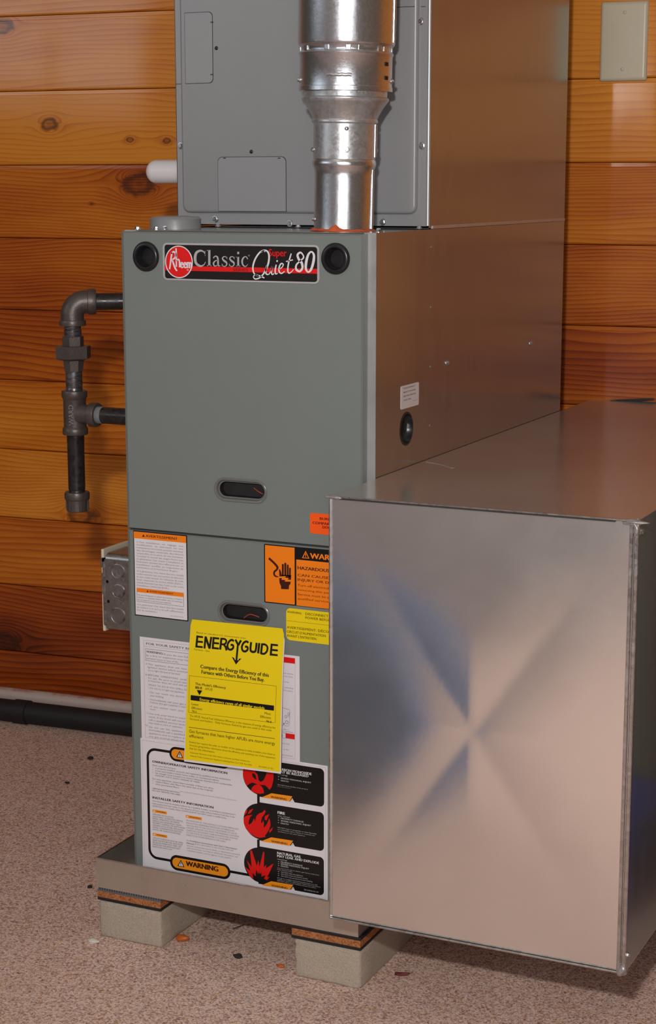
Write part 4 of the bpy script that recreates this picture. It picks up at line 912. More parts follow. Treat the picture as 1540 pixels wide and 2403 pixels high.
# raised door with rolled corners
pa = cz(433, 499); pb = cz(981, 497)
pL, pR, pZ = pa[0], pb[0], cz(600, 500)[1]
def rl(off, d): return [(a, CY-d, b) for a, b in outline_rr(pL+off, pR-off, pZ+off, CT-0.02-off, max(0.011-off, 0.002), 6)]
loft('access_door', [rl(0, 0), rl(0.0004, 0.0042), rl(0.0022, 0.0062), rl(0.0042, 0.0066)], M['coil'], coil, 50)
DY = CY-0.0066
def knock(u0, v0, v1, u1, r, name='knockout_panel'):
    x0, z1 = (lambda p: (float(p[0]), float(p[2])))(on(1, DY, u0, v0)); x1 = float(on(1, DY, u1, v0)[0]); z0 = float(on(1, DY, u0, v1)[2])
    z0 = max(z0, CB+0.002)
    bm = bmesh.new()
    add_plate(bm, outline_rr(x0, x1, z0, z1, r, 6), [], lambda a, b, d: (a, DY-0.00025+d, b), 0.0006, 0)
    add_plate(bm, outline_rr(x0+0.0007, x1-0.0007, z0+0.0007, z1-0.0007, r if isinstance(r, tuple) else max(r-0.0006, 0.001), 6), [], lambda a, b, d: (a, DY-0.0007+d, b), 0.0005, 1); fixn(bm)
    o = link(name, bm_mesh(bm, [M['dark_line'], M['coil']]), coil); return o
knock(433, 30, 197, 499, (0.0, 0.006, 0.006, 0.0)); knock(511, 368, 496, 672, (0.0, 0, 0.007, 0.007))
for u, v in ((425, 342), (991, 342)): p = on(1, CY, u, v); screw(p, (0, -1, 0), coil, 0.0048)
for u, v in ((506, 514), (681, 524), (898, 521), (425, 60-160), (988, 50)): p = on(1, CY, u, v); screw((p[0], CY, p[2]), (0, -1, 0), coil, 0.0048)
for u, v in ((508, 113), (590, 356)): p = on(1, DY, u, v); screw(p, (0, -1, 0), coil, 0.0026, 'pan', M['blackplastic'])
for u, v in ((497, 52), (497, 175), (527, 371), (655, 371)):
    p = on(1, DY-0.001, u, v); box('knockout_slit', p[0]-0.0018, p[0]+0.0018, p[1]-0.0006, p[1]+0.0012, p[2]-0.0006, p[2]+0.0006, M['dark_line'], coil)
for u, v in ((512, 527), (700, 528), (984, 531)):
    p = on(1, CY-0.004, u, v); screw((p[0], CY-0.004, CB+0.0008), (0, 0, 1), coil, 0.004, 'hex', M['coil'])
z17 = cz(960, 17)[1]; box('panel_joint', cz(930, 17)[0], pR-0.004, DY-0.0003, DY+0.0005, z17-0.0004, z17+0.0004, M['dark_line'], coil)
box('panel_joint', pR+0.002, FW_-0.008, CY-0.0003, CY+0.0003, z17-0.0004, z17+0.0004, M['dark_line'], coil)
z19 = cz(425, 197)[1]; box('panel_joint', CX0+0.001, pL-0.001, CY-0.0003, CY+0.0003, z19-0.0004, z19+0.0004, M['dark_line'], coil)
# seam strip where coil cabinet meets furnace on the right side
box('seam_strip', FW_, FW_+0.0014, CY+0.01, FD-0.001, CB-0.0002, CB+0.0042, M['flange'], coil, bev=0.0004)
# PVC stub with domed cap from the coil cabinet's left side
pc = on(1, 0.25, 380, 403); pr_ = 0.0168
pvc = thing('condensate_pipe', 'white plastic pipe cap sticking out left of the coil cabinet', 'pipe cap', (CX0, 0.25, float(pc[2])))
xe = float(on(1, 0.25, 347, 403)[0])
pf = [(pr_*math.sin(a), pr_*0.9*(1-math.cos(a))) for a in [PI/2*k/10 for k in range(11)]]
pf = [(max(r, 0.0003), h) for r, h in pf]
L_ = CX0-0.0002-xe
lathe('cap', (xe, 0.25, pc[2]), (1, 0, 0), pf+[(pr_, L_-0.012), (pr_+0.0006, L_-0.0118), (pr_+0.0006, L_-0.006), (pr_-0.002, L_-0.006)], M['pvc'], pvc, 36)
lathe('stub', (xe+L_-0.0058, 0.25, pc[2]), (1, 0, 0), [(pr_-0.0025, 0), (pr_-0.0025, 0.0058)], M['pvc'], pvc, 30)

# ================================================================== VENT PIPE
VY = 0.075
def vz(v): return float(on(1, VY, 812, v)[2])
VX = float(on(1, VY, 805, 500)[0])
kpx = float(on(1, VY, 882, 500)[0]-on(1, VY, 738, 500)[0])/144*0.925   # metres per pixel of width across the pipe (view is oblique)
vent = thing('vent_pipe', 'shiny galvanised vent pipe rising from the furnace top in front of the coil cabinet', 'vent pipe', (VX, VY, FH+0.0003))
Z0 = FH+0.0003
def vl(rows, name, m, **kw): return lathe(name, (VX, VY, 0), (0, 0, 1), [(hw*kpx, max(vz(v), Z0)) for hw, v in rows], m, vent, 72, 40, **kw)
o = vl([(67, 560), (67, 540), (67.5, 500), (68, 410), (69, 398), (72.5, 391), (74, 384), (72.5, 377), (69, 372), (69, 366)], 'lower_pipe', M['vent'])
vl([(66, 374), (71.5, 373.5), (71.5, 371), (71.5, 300), (71.5, 291), (75.5, 288), (76, 284), (74, 280), (77, 272), (86, 255), (96, 241), (99.5, 236), (99.5, 231), (95.5, 228), (95.5, 214), (97, 206), (97, 196)], 'reducer', M['adaptor'])
vl([(102, 214), (107, 215), (107, 214), (107, 205), (105.5, 204), (105.5, 134), (107.5, 131), (108, 127), (106, 124), (103.5, 121), (103.5, 114), (106.5, 110), (109.5, 107), (110.5, 103), (110.5, -2000)], 'upper_pipe', M['vent'])
# crimp dimples round the locking groove
for k in range(26):
    a = 2*PI*k/26+0.13*math.sin(k*3.1); r = 104.3*kpx
    bm = bmesh.new(); add_box(bm, -0.0034, 0.0034, -0.0008, 0.0012, -0.0034, 0.0034, 0.0009, 2)
    me = bm_mesh(bm, M['vent']); me.transform(Matrix.Translation((VX+r*math.sin(a), VY-r*math.cos(a), vz(117)))@Matrix.Rotation(a, 4, 'Z'))
    if k % 3 != 1: link('crimp', me, vent)
for (u, v, hw) in ((741, 352, 71.5), (818, 303, 71.5), (819, 352, 71.5), (886, 352, 71.5), (746, 515, 67), (932, 190, 105.5), (709, 190, 105.5)):
    off = (u-814)/hw; off = max(-0.985, min(0.985, off)); base_a = math.atan2(VX-CAM[0], VY-CAM[1])     # direction of view
    fwd = Vector((CAM[0]-VX, CAM[1]-VY, 0)).normalized(); rgt = Vector((-fwd.y, fwd.x, 0))
    n = rgt*off+fwd*math.sqrt(1-off*off); kind = 'rivet' if v in (303,) else 'hex'
    screw(Vector((VX, VY, vz(v)))+n*(hw*kpx-0.0002), n, vent, 0.0036 if kind == 'hex' else 0.0028, kind)
# pressed slot and louvre holes, lock seam
fwd = Vector((CAM[0]-VX, CAM[1]-VY, 0)).normalized(); rgt = Vector((-fwd.y, fwd.x, 0))
def onpipe(off, r): return Vector((VX, VY, 0))+(rgt*off+fwd*math.sqrt(max(0, 1-off*off)))*r
pts = [onpipe(o_, 105.8*kpx)+Vector((0, 0, vz(181)+0.0006*(i % 2))) for i, o_ in enumerate([-0.40+0.52*k/8 for k in range(9)])]
tube('pressed_slot', pts, 0.0022, M['vent'], vent, 10, sub=3)
for v in (152, 184):
    c = onpipe(0.86, 105.5*kpx); n = rgt*0.86+fwd*0.51
    bm = bmesh.new(); add_box(bm, -0.0042, 0.0042, -0.0006, 0.0006, -0.0024, 0.0024, 0.0004); me = bm_mesh(bm, M['cavity'])
    me.transform(Matrix.Translation(c+Vector((0, 0, vz(v))))@Vector((n.x, n.y, 0)).to_track_quat('-Y', 'Z').to_matrix().to_4x4()); link('louvre_hole', me, vent)
for (hw, va, vb_, off) in ((68.2, 535, 398, 0.955), (71.7, 368, 292, 0.97), (110.7, 100, -1990, 0.96)):
    c0 = onpipe(off, hw*kpx); c0.z = vz(va); c1 = c0.copy(); c1.z = vz(vb_); tube('lock_seam', [c0, c1], 0.0024, M['vent'], vent, 10, sub=0)
vent.rotation_euler = (0, math.radians(1.15), 0)
# orange sealant bead round the pipe foot
bm = bmesh.new(); rings = []; rs = random.Random(4); nseg = 48
for k in range(nseg):
    a = 2*PI*k/nseg; ww = 0.003+0.002*abs(math.sin(k*1.7))+rs.uniform(0, 0.0015); r0 = 67*kpx
    left = 0.5-0.5*math.cos(a-0.35); hgt = 0.0014+0.0016*abs(math.sin(k*0.9))+(0.0055 if k in (8,) else 0.003 if k in (7, 9) else 0)
    dirv = fwd*math.cos(a)*-1+rgt*math.sin(a)
    dirv = fwd*math.cos(a-0.8)-rgt*math.sin(a-0.8)
    C0 = Vector((VX, VY, 0)); q = []
    for rr_, zz in ((r0-0.002, 0), (r0+ww, 0), (r0+ww*0.7, hgt*0.7), (r0+0.0008, hgt), (r0-0.002, hgt)): 
        pt_ = C0+dirv*rr_; q.append(bm.verts.new((pt_.x, pt_.y, Z0+zz)))
    rings.append(q)
for k in range(nseg):
    A_, B_ = rings[k], rings[(k+1) % nseg]
    for i in range(5): bm.faces.new((A_[i], A_[(i+1) % 5], B_[(i+1) % 5], B_[i]))
fixn(bm); link('sealant_bead', bm_mesh(bm, M['orange_seal']), vent, smooth=60)['label'] = 'red-orange sealant smeared round the pipe foot'

# ================================================================== GAS PIPING
GY = 0.15
gc = on(1, GY, 174, 900); GX = float(gc[0])
def gz(vcrop): return float(on(1, GY, 174, 650+vcrop/4.217)[2])
kg = float(on(1, GY, 192, 900)[0]-on(1, GY, 156, 900)[0])/36/4.217*0.915
gas = thing('gas_pipe', 'black iron gas piping with elbow, union, tee and capped drip leg left of the furnace', 'gas pipe', (GX, GY, gz(2310)))
def gl(name, rows, m, seg=32, phase=0.0, sm=35): return lathe(name, (GX, GY, 0), (0, 0, 1), [(h*kg, gz(v)) for h, v in rows], m, gas, seg, sm, phase=phase)
# elbow sweeps from vertical to the pipe that runs right and away from the viewer
ang = math.radians(33); ed = Vector((math.cos(ang), math.sin(ang), 0)); zc = gz(246); Rb = 118*kg; zv = zc-Rb
cen = Vector((GX, GY, zv))+ed*Rb; pts = []; rad = []
for k in range(13):
    a = PI/2*k/12; pts.append(cen+Vector((0, 0, 1))*Rb*math.sin(a)-ed*Rb*math.cos(a)); rad.append(104*kg)
tube('elbow', [Vector((GX, GY, gz(430)))]+pts+[pts[-1]+ed*0.004], [104*kg]*15, M['iron'], gas, 32, sub=0)
gl('elbow_collar', [(100, 484), (119, 482), (121, 470), (121, 436), (117, 426), (100, 424)], M['iron'])
p_end = pts[-1]+ed*0.003
lathe('elbow_collar', p_end, ed, [(100*kg, 0), (116*kg, 0.001), (118*kg, 0.004), (118*kg, 0.010), (112*kg, 0.0125), (82*kg, 0.0128)], M['iron'], gas, 32)
tl = (-0.009-(p_end.x))/ed.x+0.004
lathe('branch_pipe', p_end+ed*0.011, ed, [(77*kg, 0), (77*kg, tl-0.016)], M['blackpipe'], gas, 28)
gl('nipple', [(76, 590), (79, 582), (79, 520), (74, 516), (76, 508), (76, 480)], M['nipple'])
hx = math.radians(14)
gl('union_nut', [(90, 686), (99, 684), (99, 592), (92, 584), (76, 583)], M['iron'], 6, hx, 10)
gl('union_nut', [(120, 822), (160, 806), (166, 800), (166, 692), (160, 682), (120, 679)], M['iron'], 6, hx+0.12, 10)
gl('union_nut', [(80, 934), (88, 930), (98, 846), (102, 822), (102, 806)], M['iron'], 8, hx, 10)
gl('nipple', [(76, 1125), (76, 1095), (73, 1090), (75, 1080), (76, 1070), (76, 928)], M['nipple'])
gl('tee', [(76, 1122), (114, 1124), (117, 1134), (117, 1186), (108, 1200), (104, 1212), (104, 1478), (112, 1490), (117, 1500), (117, 1545), (112, 1556), (78, 1557)][::-1], M['iron'])
tz = gz(1350)
lathe('tee_branch', (GX+60*kg, GY, tz), (1, 0, 0), [(104*kg, 0), (88*kg, 60*kg), (84*kg, 105*kg), (106*kg, 116*kg), (112*kg, 122*kg), (112*kg, 175*kg), (106*kg, 190*kg), (80*kg, 191*kg)], M['iron'], gas, 32)
lathe('pipe_dope', (GX+248*kg, GY, tz), (1, 0, 0), [(78*kg, 0), (80*kg, 6*kg), (79*kg, 50*kg), (77*kg, 60*kg)], M['dope'], gas, 24)
lathe('branch_pipe', (GX+240*kg, GY, tz), (1, 0, 0), [(77*kg, 0), (77*kg, -GX-240*kg-0.0005)], M['blackpipe'], gas, 28)
gl('drip_leg', [(77, 2150), (77, 2125), (74, 2120), (74, 2100), (78, 2095), (78, 1640), (80, 1630), (80, 1545)], M['blackpipe'])
gl('end_cap', [(88, 2312), (96, 2306), (100, 2200), (112, 2194), (116, 2180), (116, 2140), (110, 2122), (76, 2120)], M['iron'])
for k in range(6):
    a = k*PI/3+0.35; c = Vector((GX+100*kg*math.cos(a), GY+100*kg*math.sin(a), 0))
    bm = bmesh.new(); add_box(bm, -12*kg, 12*kg, -7*kg, 7*kg, gz(2300), gz(2196), 2*kg); me = bm_mesh(bm, M['iron']); me.transform(Matrix.Translation(c)@Matrix.Rotation(a+PI/2, 4, 'Z')); link('cap_rib', me, gas)
# raised letters cast on the tee
vs, fs = glyphs('WARD', 0.01); bm = bmesh.new(); x0 = min(v[0] for v in vs); x1 = max(v[0] for v in vs)
zlo, zhi = gz(1455), gz(1252); vd = Vector((CAM[0]-GX, CAM[1]-GY, 0)).normalized(); va = math.atan2(vd.y, vd.x); R_ = 104.5*kg
V_ = []
for (x, y) in vs:
    zz = zlo+(x-x0)/(x1-x0)*(zhi-zlo); t = (y/0.729-0.5)*48*kg; a = va-math.asin(0.36)-t/R_
    V_.append((GX+R_*1.012*math.cos(a), GY+R_*1.012*math.sin(a), zz))
me = bpy.data.meshes.new('cast'); me.from_pydata(V_, [], fs); me.materials.append(M['dope']); link('cast_lettering', me, gas)

# ================================================================== JUNCTION BOX on the furnace's left side
JY = 0.06; jx0 = float(on(1, JY, 246, 1380)[0]); jt = float(on(1, JY, 250, 1312)[2]); jb = float(on(1, JY, 252, 1474)[2])
jb_ = thing('junction_box', 'small zinc electrical box with round knockouts on the furnace left side', 'electrical box', (-0.03, 0.09, jb))
jd = 0.056; ks = []
for (u, v, r) in ((277, 1341, 0.0108), (278, 1388, 0.0103), (277, 1445, 0.0118)):
    p = on(1, JY, u, v); ks.append((float(p[0]), float(p[2]), r))
hs = [(lambda p: (float(p[0]), float(p[2])))(on(1, JY, u, v)) for u, v in ((252, 1365), (254.5, 1411.5))]
bm = bmesh.new()
outl = outline_rr(jx0, -0.0003, jb, jt, (0.004, 0.001, 0.001, 0.003), 4)
add_plate(bm, outl, [circ(*h, 0.0023, 12) for h in hs], lambda a, b, d: (a, JY+d, b), 0.0014, 0)
add_box(bm, jx0+0.0005, -0.0004, JY+0.0014, JY+jd, jt-0.0016, jt-0.0002); add_box(bm, jx0+0.0005, -0.0004, JY+0.0014, JY+jd, jb+0.0002, jb+0.0014); add_box(bm, jx0+0.0005, -0.0004, JY+jd-0.0014, JY+jd, jb+0.001, jt-0.001)
fixn(bm); link('box_body', bm_mesh(bm, M['box']), jb_)
# rounded shoulder folded back along the top
pts_ = [[(a, JY+0.002-0.003*math.sin(t)*0+0.010*(1-math.cos(t)), jt-0.001+0.0085*math.sin(t)) for a in (jx0+0.001, -0.0004)] for t in [PI/2*k/6 for k in range(7)]]
bm = bmesh.new(); G = [[bm.verts.new(p) for p in r_] for r_ in pts_]
for A_, B_ in zip(G, G[1:]): bm.faces.new((A_[0], A_[1], B_[1], B_[0]))
e0 = [bm.verts.new((a, JY+jd, jt+0.0075)) for a in (jx0+0.001, -0.0004)]; bm.faces.new((G[-1][0], G[-1][1], e0[1], e0[0])); fixn(bm)
link('top_shoulder', bm_mesh(bm, M['box']), jb_, smooth=60)
box('box_inside', jx0+0.002, -0.0004, JY+0.004, JY+0.006, jb+0.002, jt-0.002, M['cavity'], jb_)
for cx_, cz_, r_ in ks:
    lp = [[(a, JY-d, b) for a, b in circ(cx_, cz_, r_+o_, 30)] for o_, d in ((0, 0.0), (-0.0002, 0.0011), (-0.001, 0.0013), (-0.0017, 0.0006), (-0.004, 0.0004))]
    loft('knockout', lp, M['box'], jb_)
rs = random.Random(2)
for k in range(7):
    p = on(1, JY, 284+rs.uniform(-9, 14), 1366+rs.uniform(-12, 12) + (48 if k > 3 else 0)); lathe('weld_dot', (p[0], JY+0.0002, p[2]), (0, -1, 0), [(0.001, 0), (0.0006, 0.0008)], M['screw'], jb_, 8)
# ivory cover plate and its clamping ears on the box's left face
bm = bmesh.new(); add_box(bm, jx0-0.0075, jx0-0.003, JY+0.004, JY+0.072, jb-0.006, jt+0.0125, 0.001, 2)
link('cover_plate', bm_mesh(bm, M['ivory_dim']), jb_)['label'] = 'ivory cover plate on the left face of the box'
box('plaster_ring', jx0-0.003, jx0+0.0006, JY-0.001, JY+0.058, jb+0.004, jt-0.004, M['box'], jb_, bev=0.0008)
box('mounting_ear', jx0-0.0052, jx0-0.003, JY-0.002, JY+0.010, jt-0.012, jt+0.001, M['box'], jb_, bev=0.0007)
box('mounting_ear', jx0-0.0045, jx0-0.002, JY-0.0015, JY+0.003, jt-0.050, jt-0.020, M['box'], jb_, bev=0.0007)

# ================================================================== DRAIN PAN, PADS, BLOCKS
PY = -0.045; px0 = float(on(1, PY, 226, 2040)[0]); px1 = float(on(1, PY, 841, 2180)[0]); pz0 = float(on(1, PY, 228, 2081)[2]); pz1 = float(on(1, PY, 225, 2014)[2])
pan = thing('drain_pan', 'shallow galvanised drain pan under the furnace', 'drain pan', ((px0+px1)/2, 0.35, pz0))
t_ = 0.0009; pyb = 0.755
box('pan_floor', px0, px1, PY, pyb, pz0, pz0+t_, M['pan'], pan)
for nm, q in (('pan_wall', (px0, px1, PY, PY+t_)), ('pan_wall', (px0, px1, pyb-t_, pyb)), ('pan_wall', (px0, px0+t_, PY+t_, pyb-t_)), ('pan_wall', (px1-t_, px1, PY+t_, pyb-t_))):
    box(nm, q[0], q[1], q[2], q[3], pz0+t_, pz1, M['pan'], pan)
box('rim_hem', px0, px1, PY-0.0006, PY+0.0016, pz1-0.0004, pz1+0.0012, M['duct_edge'], pan, bev=0.0004); box('rim_hem', px0-0.0006, px0+0.0014, PY, pyb, pz1-0.0004, pz1+0.0012, M['duct_edge'], pan, bev=0.0004)
g_b = 'concrete blocks under the pan'
def rough_block(name, x0, x1, y0, y1, z0, z1, m, amp, label, cat, group, seed):
    bm = bmesh.new(); add_box(bm, x0, x1, y0, y1, z0, z1, 0.0035, 2); bmesh.ops.subdivide_edges(bm, edges=[e for e in bm.edges if e.calc_length() > 0.02], cuts=7, use_grid_fill=True)
    rs = random.Random(seed)
    for v in bm.verts:
        v.co += Vector((rs.uniform(-1, 1), rs.uniform(-1, 1), rs.uniform(-1, 1) if z0+0.004 < v.co.z < z1-0.004 else 0))*amp
        v.co.z = min(v.co.z, z1); v.co.z = max(v.co.z, z0)
    return tag(link(name, bm_mesh(bm, m), None, ((x0+x1)/2, (y0+y1)/2, z0), 50), label, cat, group)
bz = {}
for side, (u0, u1, vt0) in enumerate(((232, 377, 2112), (691, 845, 2196))):
    x0 = float(on(1, PY, u0, 2150 if side == 0 else 2230)[0]); x1 = float(on(1, PY, u1, 2180 if side == 0 else 2270)[0]); zt_ = float(on(1, PY, u0, vt0)[2])
    bz[side] = (x0, x1, zt_)
zt_ = (bz[0][2]+bz[1][2])/2-0.001; zpad = zt_
for side in (0, 1):
    x0, x1, _z = bz[side]; where = ('left', 'right')[side]
    rough_block('concrete_block', x0, x1, PY+0.001, 0.16 if side == 0 else 0.20, FL, zpad-0.0002, M['concrete'], 0.0006,
                ('concrete block propping the left front corner of the drain pan', 'concrete block propping the pan beside the big duct')[side], 'block', g_b, side)
    pd = thing('vibration_pad', ('cork and rubber pad with ribbed top on the left block', 'cork and rubber pad on the right block beside the duct')[side], 'pad', ((x0+x1)/2, 0.03, zpad), 'cork pads under the pan')
    ov = 0.001 if side == 0 else 0.004; tot = pz0-zpad-0.0002
    h1_, h2_ = 0.0042, 0.0042 if side else 0.0050
    pxa, pxb, pya, pyb_ = x0-ov, x1+0.0012, PY-0.001, 0.13
    box('rubber_layer', pxa, pxb, pya, pyb_, zpad, zpad+h1_, M['rubber'], pd, bev=0.0006)
    box('cork_core', pxa+0.0006, pxb-0.0006, pya+0.0006, pyb_, zpad+h1_, pz0-0.0002-h2_, M['cork'], pd)
    if side == 0:
        box('rubber_layer', pxa, pxb, pya+0.001, pyb_, pz0-0.0002-h2_, pz0-0.0002-h2_*0.55, M['ribbed'], pd)
        nr = 26
        for k in range(nr):
            xx = pxa+(pxb-pxa)*(k+0.5)/nr; box('rib', xx-0.0010, xx+0.0010, pya+0.0015, pyb_, pz0-0.0002-h2_*0.55, pz0-0.0002, M['ribbed'], pd)
    else: box('rubber_layer', pxa-0.0012, pxb, pya, pyb_, pz0-0.0002-h2_, pz0-0.0002, M['rubber'], pd, bev=0.0008)

# ================================================================== RETURN-AIR DUCT
DYF = -0.1370; DX0, DX1, DZ0, DZ1 = FW_+0.0016, 0.7278, 0.0376, 0.5629
duct = thing('return_duct', 'large galvanised return air duct box with a cross-creased front panel', 'duct', ((DX0+DX1)/2, 0.3, DZ0))
# cross-broken front panel
bm = bmesh.new(); nx, nz = 56, 80; fx0, fx1, fz0, fz1 = DX0+0.0008, DX1-0.004, DZ0+0.002, DZ1-0.0022
grid = []
for j in range(nz+1):
    row = []
    for i in range(nx+1):
        u = i/nx*2-1; v = j/nz*2-1; m_ = max(abs(u), abs(v)); m_ = (math.sqrt(m_*m_+0.03)-0.173)/(math.sqrt(1.03)-0.173); dd = abs(abs(u)-abs(v))
        h = 0.0075*(1-m_)+0.0038*(1-m_*m_)*math.sin(min(1, dd*2)*PI/2)
        h += 0.0008*math.sin(2.1*u+0.8)*math.sin(1.7*v+0.4)*(1-m_)
        row.append(bm.verts.new((fx0+(fx1-fx0)*i/nx, DYF-h+0.0015, fz0+(fz1-fz0)*j/nz)))
    grid.append(row)
for j in range(nz):
    for i in range(nx): bm.faces.new((grid[j][i], grid[j][i+1], grid[j+1][i+1], grid[j+1][i]))
o = link('front_panel', bm_mesh(bm, M['duct']), duct, smooth=180); o['label'] = 'cross-creased front sheet'
ye = wall_y(0.3556)-0.003; yr = wall_y(DX1)-0.003
def duct_quad(name, vsx, m, th=0.0009, nrm=(0, 0, -1)):
    bm = bmesh.new(); n_ = Vector(nrm)*th; a = [bm.verts.new(v) for v in vsx]; b = [bm.verts.new(Vector(v)+n_) for v in vsx]
    bm.faces.new(a); bm.faces.new(b[::-1])
    for i in range(4): bm.faces.new((a[i], a[(i+1) % 4], b[(i+1) % 4], b[i]))
    fixn(bm); return link(name, bm_mesh(bm, m), duct)
duct_quad('top_panel', [(DX0, DYF-0.0015, DZ1), (DX1, DYF-0.0015, DZ1), (DX1, yr, DZ1), (DX0, ye, DZ1)], M['duct_top'])
duct_quad('bottom_panel', [(DX0, DYF, DZ0+0.0009), (DX1, DYF, DZ0+0.0009), (DX1, yr, DZ0+0.0009), (DX0, ye, DZ0+0.0009)], M['duct'])
duct_quad('side_panel', [(DX1, DYF, DZ0+0.001), (DX1, yr, DZ0+0.001), (DX1, yr, DZ1-0.001), (DX1, DYF, DZ1-0.001)], M['side'], 0.0009, (-1, 0, 0))
duct_quad('side_panel', [(DX0, DYF, DZ0+0.001), (DX0, ye, DZ0+0.001), (DX0, ye, DZ1-0.001), (DX0, DYF, DZ1-0.001)], M['duct'], 0.0009, (1, 0, 0))
box('top_hem', DX0-0.0008, DX1+0.0006, DYF-0.0040, DYF-0.0012, DZ1-0.0012, DZ1+0.0006, M['duct_edge'], duct, bev=0.0005)
box('seam_gap', DX0+0.012, DX1-0.026, DYF-0.0012, DYF+0.0005, DZ1-0.0036, DZ1-0.0014, M['dark_line'], duct)
box('corner_strip', DX1-0.0092, DX1-0.0052, DYF-0.0026, DYF+0.0004, DZ0+0.001, DZ1-0.004, M['duct_edge'], duct, bev=0.0005)
box('corner_strip', DX1-0.0040, DX1+0.0010, DYF-0.0012, DYF+0.0030, DZ0+0.001, DZ1-0.002, M['duct_edge'], duct, bev=0.0008)
box('corner_strip', DX0-0.0004, DX0+0.0012, DYF-0.0022, DYF+0.0004, DZ0, DZ1-0.001, M['duct_edge'], duct, bev=0.0004)
box('bottom_hem', DX0, DX1-0.001, DYF-0.0020, DYF+0.0006, DZ0-0.0004, DZ0+0.0016, M['duct_edge'], duct, bev=0.0004)
def blob(name, c, s, m, parent=None, seed=0, amp=0.35, label=None):
    bm = bmesh.new(); bmesh.ops.create_icosphere(bm, subdivisions=3, radius=1); rs = random.Random(seed)
    k1 = [rs.uniform(1.5, 4) for _ in range(6)]
    for v in bm.verts:
        n = 1+amp*(math.sin(v.co.x*k1[0]+k1[3])*math.sin(v.co.y*k1[1]+k1[4])*math.cos(v.co.z*k1[2]+k1[5]))
        v.co = Vector(c)+Vector((v.co.x*s[0], v.co.y*s[1], v.co.z*s[2]))*n
    o = link(name, bm_mesh(bm, m), parent, c, 180)
    if label: o['label'] = label
    return o
blob('corner_sealant', (DX1-0.004, DYF-0.001, DZ1-0.002), (0.014, 0.004, 0.0026), M['caulk'], duct, 1, 0.5); blob('corner_sealant', (DX1-0.002, DYF-0.001, DZ1-0.009), (0.0035, 0.004, 0.010), M['caulk'], duct, 5, 0.5)
blob('corner_sealant', (DX0+0.006, DYF-0.001, DZ1-0.001), (0.010, 0.004, 0.0026), M['caulk'], duct, 2); blob('corner_sealant', (DX1-0.003, DYF-0.0005, DZ0+0.004), (0.0055, 0.0045, 0.007), M['caulk'], duct, 3)
for z_ in (on(0, DX1, 1504, 1246)[2], on(0, DX1, 1476, 2233)[2]): screw((DX1+0.0004, DYF+0.006, z_), (1, 0, 0), duct, 0.0042)
# strip along the furnace side and gap at the wall
box('wall_flange', 0.392, 0.470, ye-0.004, ye-0.0015, DZ1-0.0005, DZ1+0.0012, M['dark_line'], duct)
bm = bmesh.new()
fl_ = [onwall(u, v, 0.004) for u, v in ((1440, 938), (1535, 934), (1535, 939), (1500, 943), (1460, 942))]
bm.faces.new([bm.verts.new(p_) for p_ in fl_]); link('wall_opening', bm_mesh(bm, M['cavity']), duct)['label'] = 'dark gap where the duct meets the wall'
# light scratch on the duct top
sc_p = [on(2, DZ1+0.0002, *q) for q in ((1000, 1084), (1024, 1088), (1042, 1092), (1060, 1098), (1068, 1096))]
tube('scratch', sc_p, 0.0004, M['flange'], duct, 5)

# ================================================================== PIPES ALONG THE WALL FOOT
def along(name, x0, x1, off, z, r, m, label, cat, parts=None, rows=None):
    y0_, y1_ = wall_y(x0)-off, wall_y(x1)-off; d = Vector((x1-x0, y1_-y0_, 0)); Ln = d.length; t = thing(name, label, cat, (x0, y0_, z))
    lathe('pipe', (x0, y0_, z), d, [(r, 0), (r, Ln)], m, t, 28)
    return t, d.normalized()
m_, nt_, b_ = mat('stained_white_pvc'); vv = mapping(nt_); geo = N(nt_, 'ShaderNodeNewGeometry'); sp_ = N(nt_, 'ShaderNodeSeparateXYZ'); L(nt_, geo.outputs['Normal'], sp_.inputs[0])
f_ = mth(nt_, 'MULTIPLY', mth(nt_, 'MULTIPLY', mth(nt_, 'SUBTRACT', sp_.outputs[2], 0.72), 5, clamp=True), mth(nt_, 'MULTIPLY', mth(nt_, 'SUBTRACT', noise(nt_, vv, 22, 5, 0.75), 0.44), 5, clamp=True))
mx_ = N(nt_, 'ShaderNodeMix', data_type='RGBA'); L(nt_, f_, mx_.inputs[0]); mx_.inputs[6].default_value = (*lin(196, 178, 168), 1); mx_.inputs[7].default_value = (*lin(185, 95, 100), 1); L(nt_, mx_.outputs[2], b_.inputs['Base Color']); b_.inputs['Roughness'].default_value = 0.4
along('drain_pipe', -1.15, 0.30, 0.018, -0.0705, 0.0143, m_, 'white plastic drain pipe with pink primer stains along the wall foot', 'pipe')
bp, dd_ = along('floor_hose', -1.15, 0.30, 0.096, FL+0.0215, 0.0213, M['rubber'], 'black pipe lying on the carpet at the wall foot', 'pipe')
cpx = -0.72; lathe('coupling', (cpx, wall_y(cpx)-0.096, FL+0.0215), dd_, [(0.0215, 0), (0.0235, 0.001), (0.0235, 0.03), (0.0215, 0.031)], M['rubber'], bp, 28)

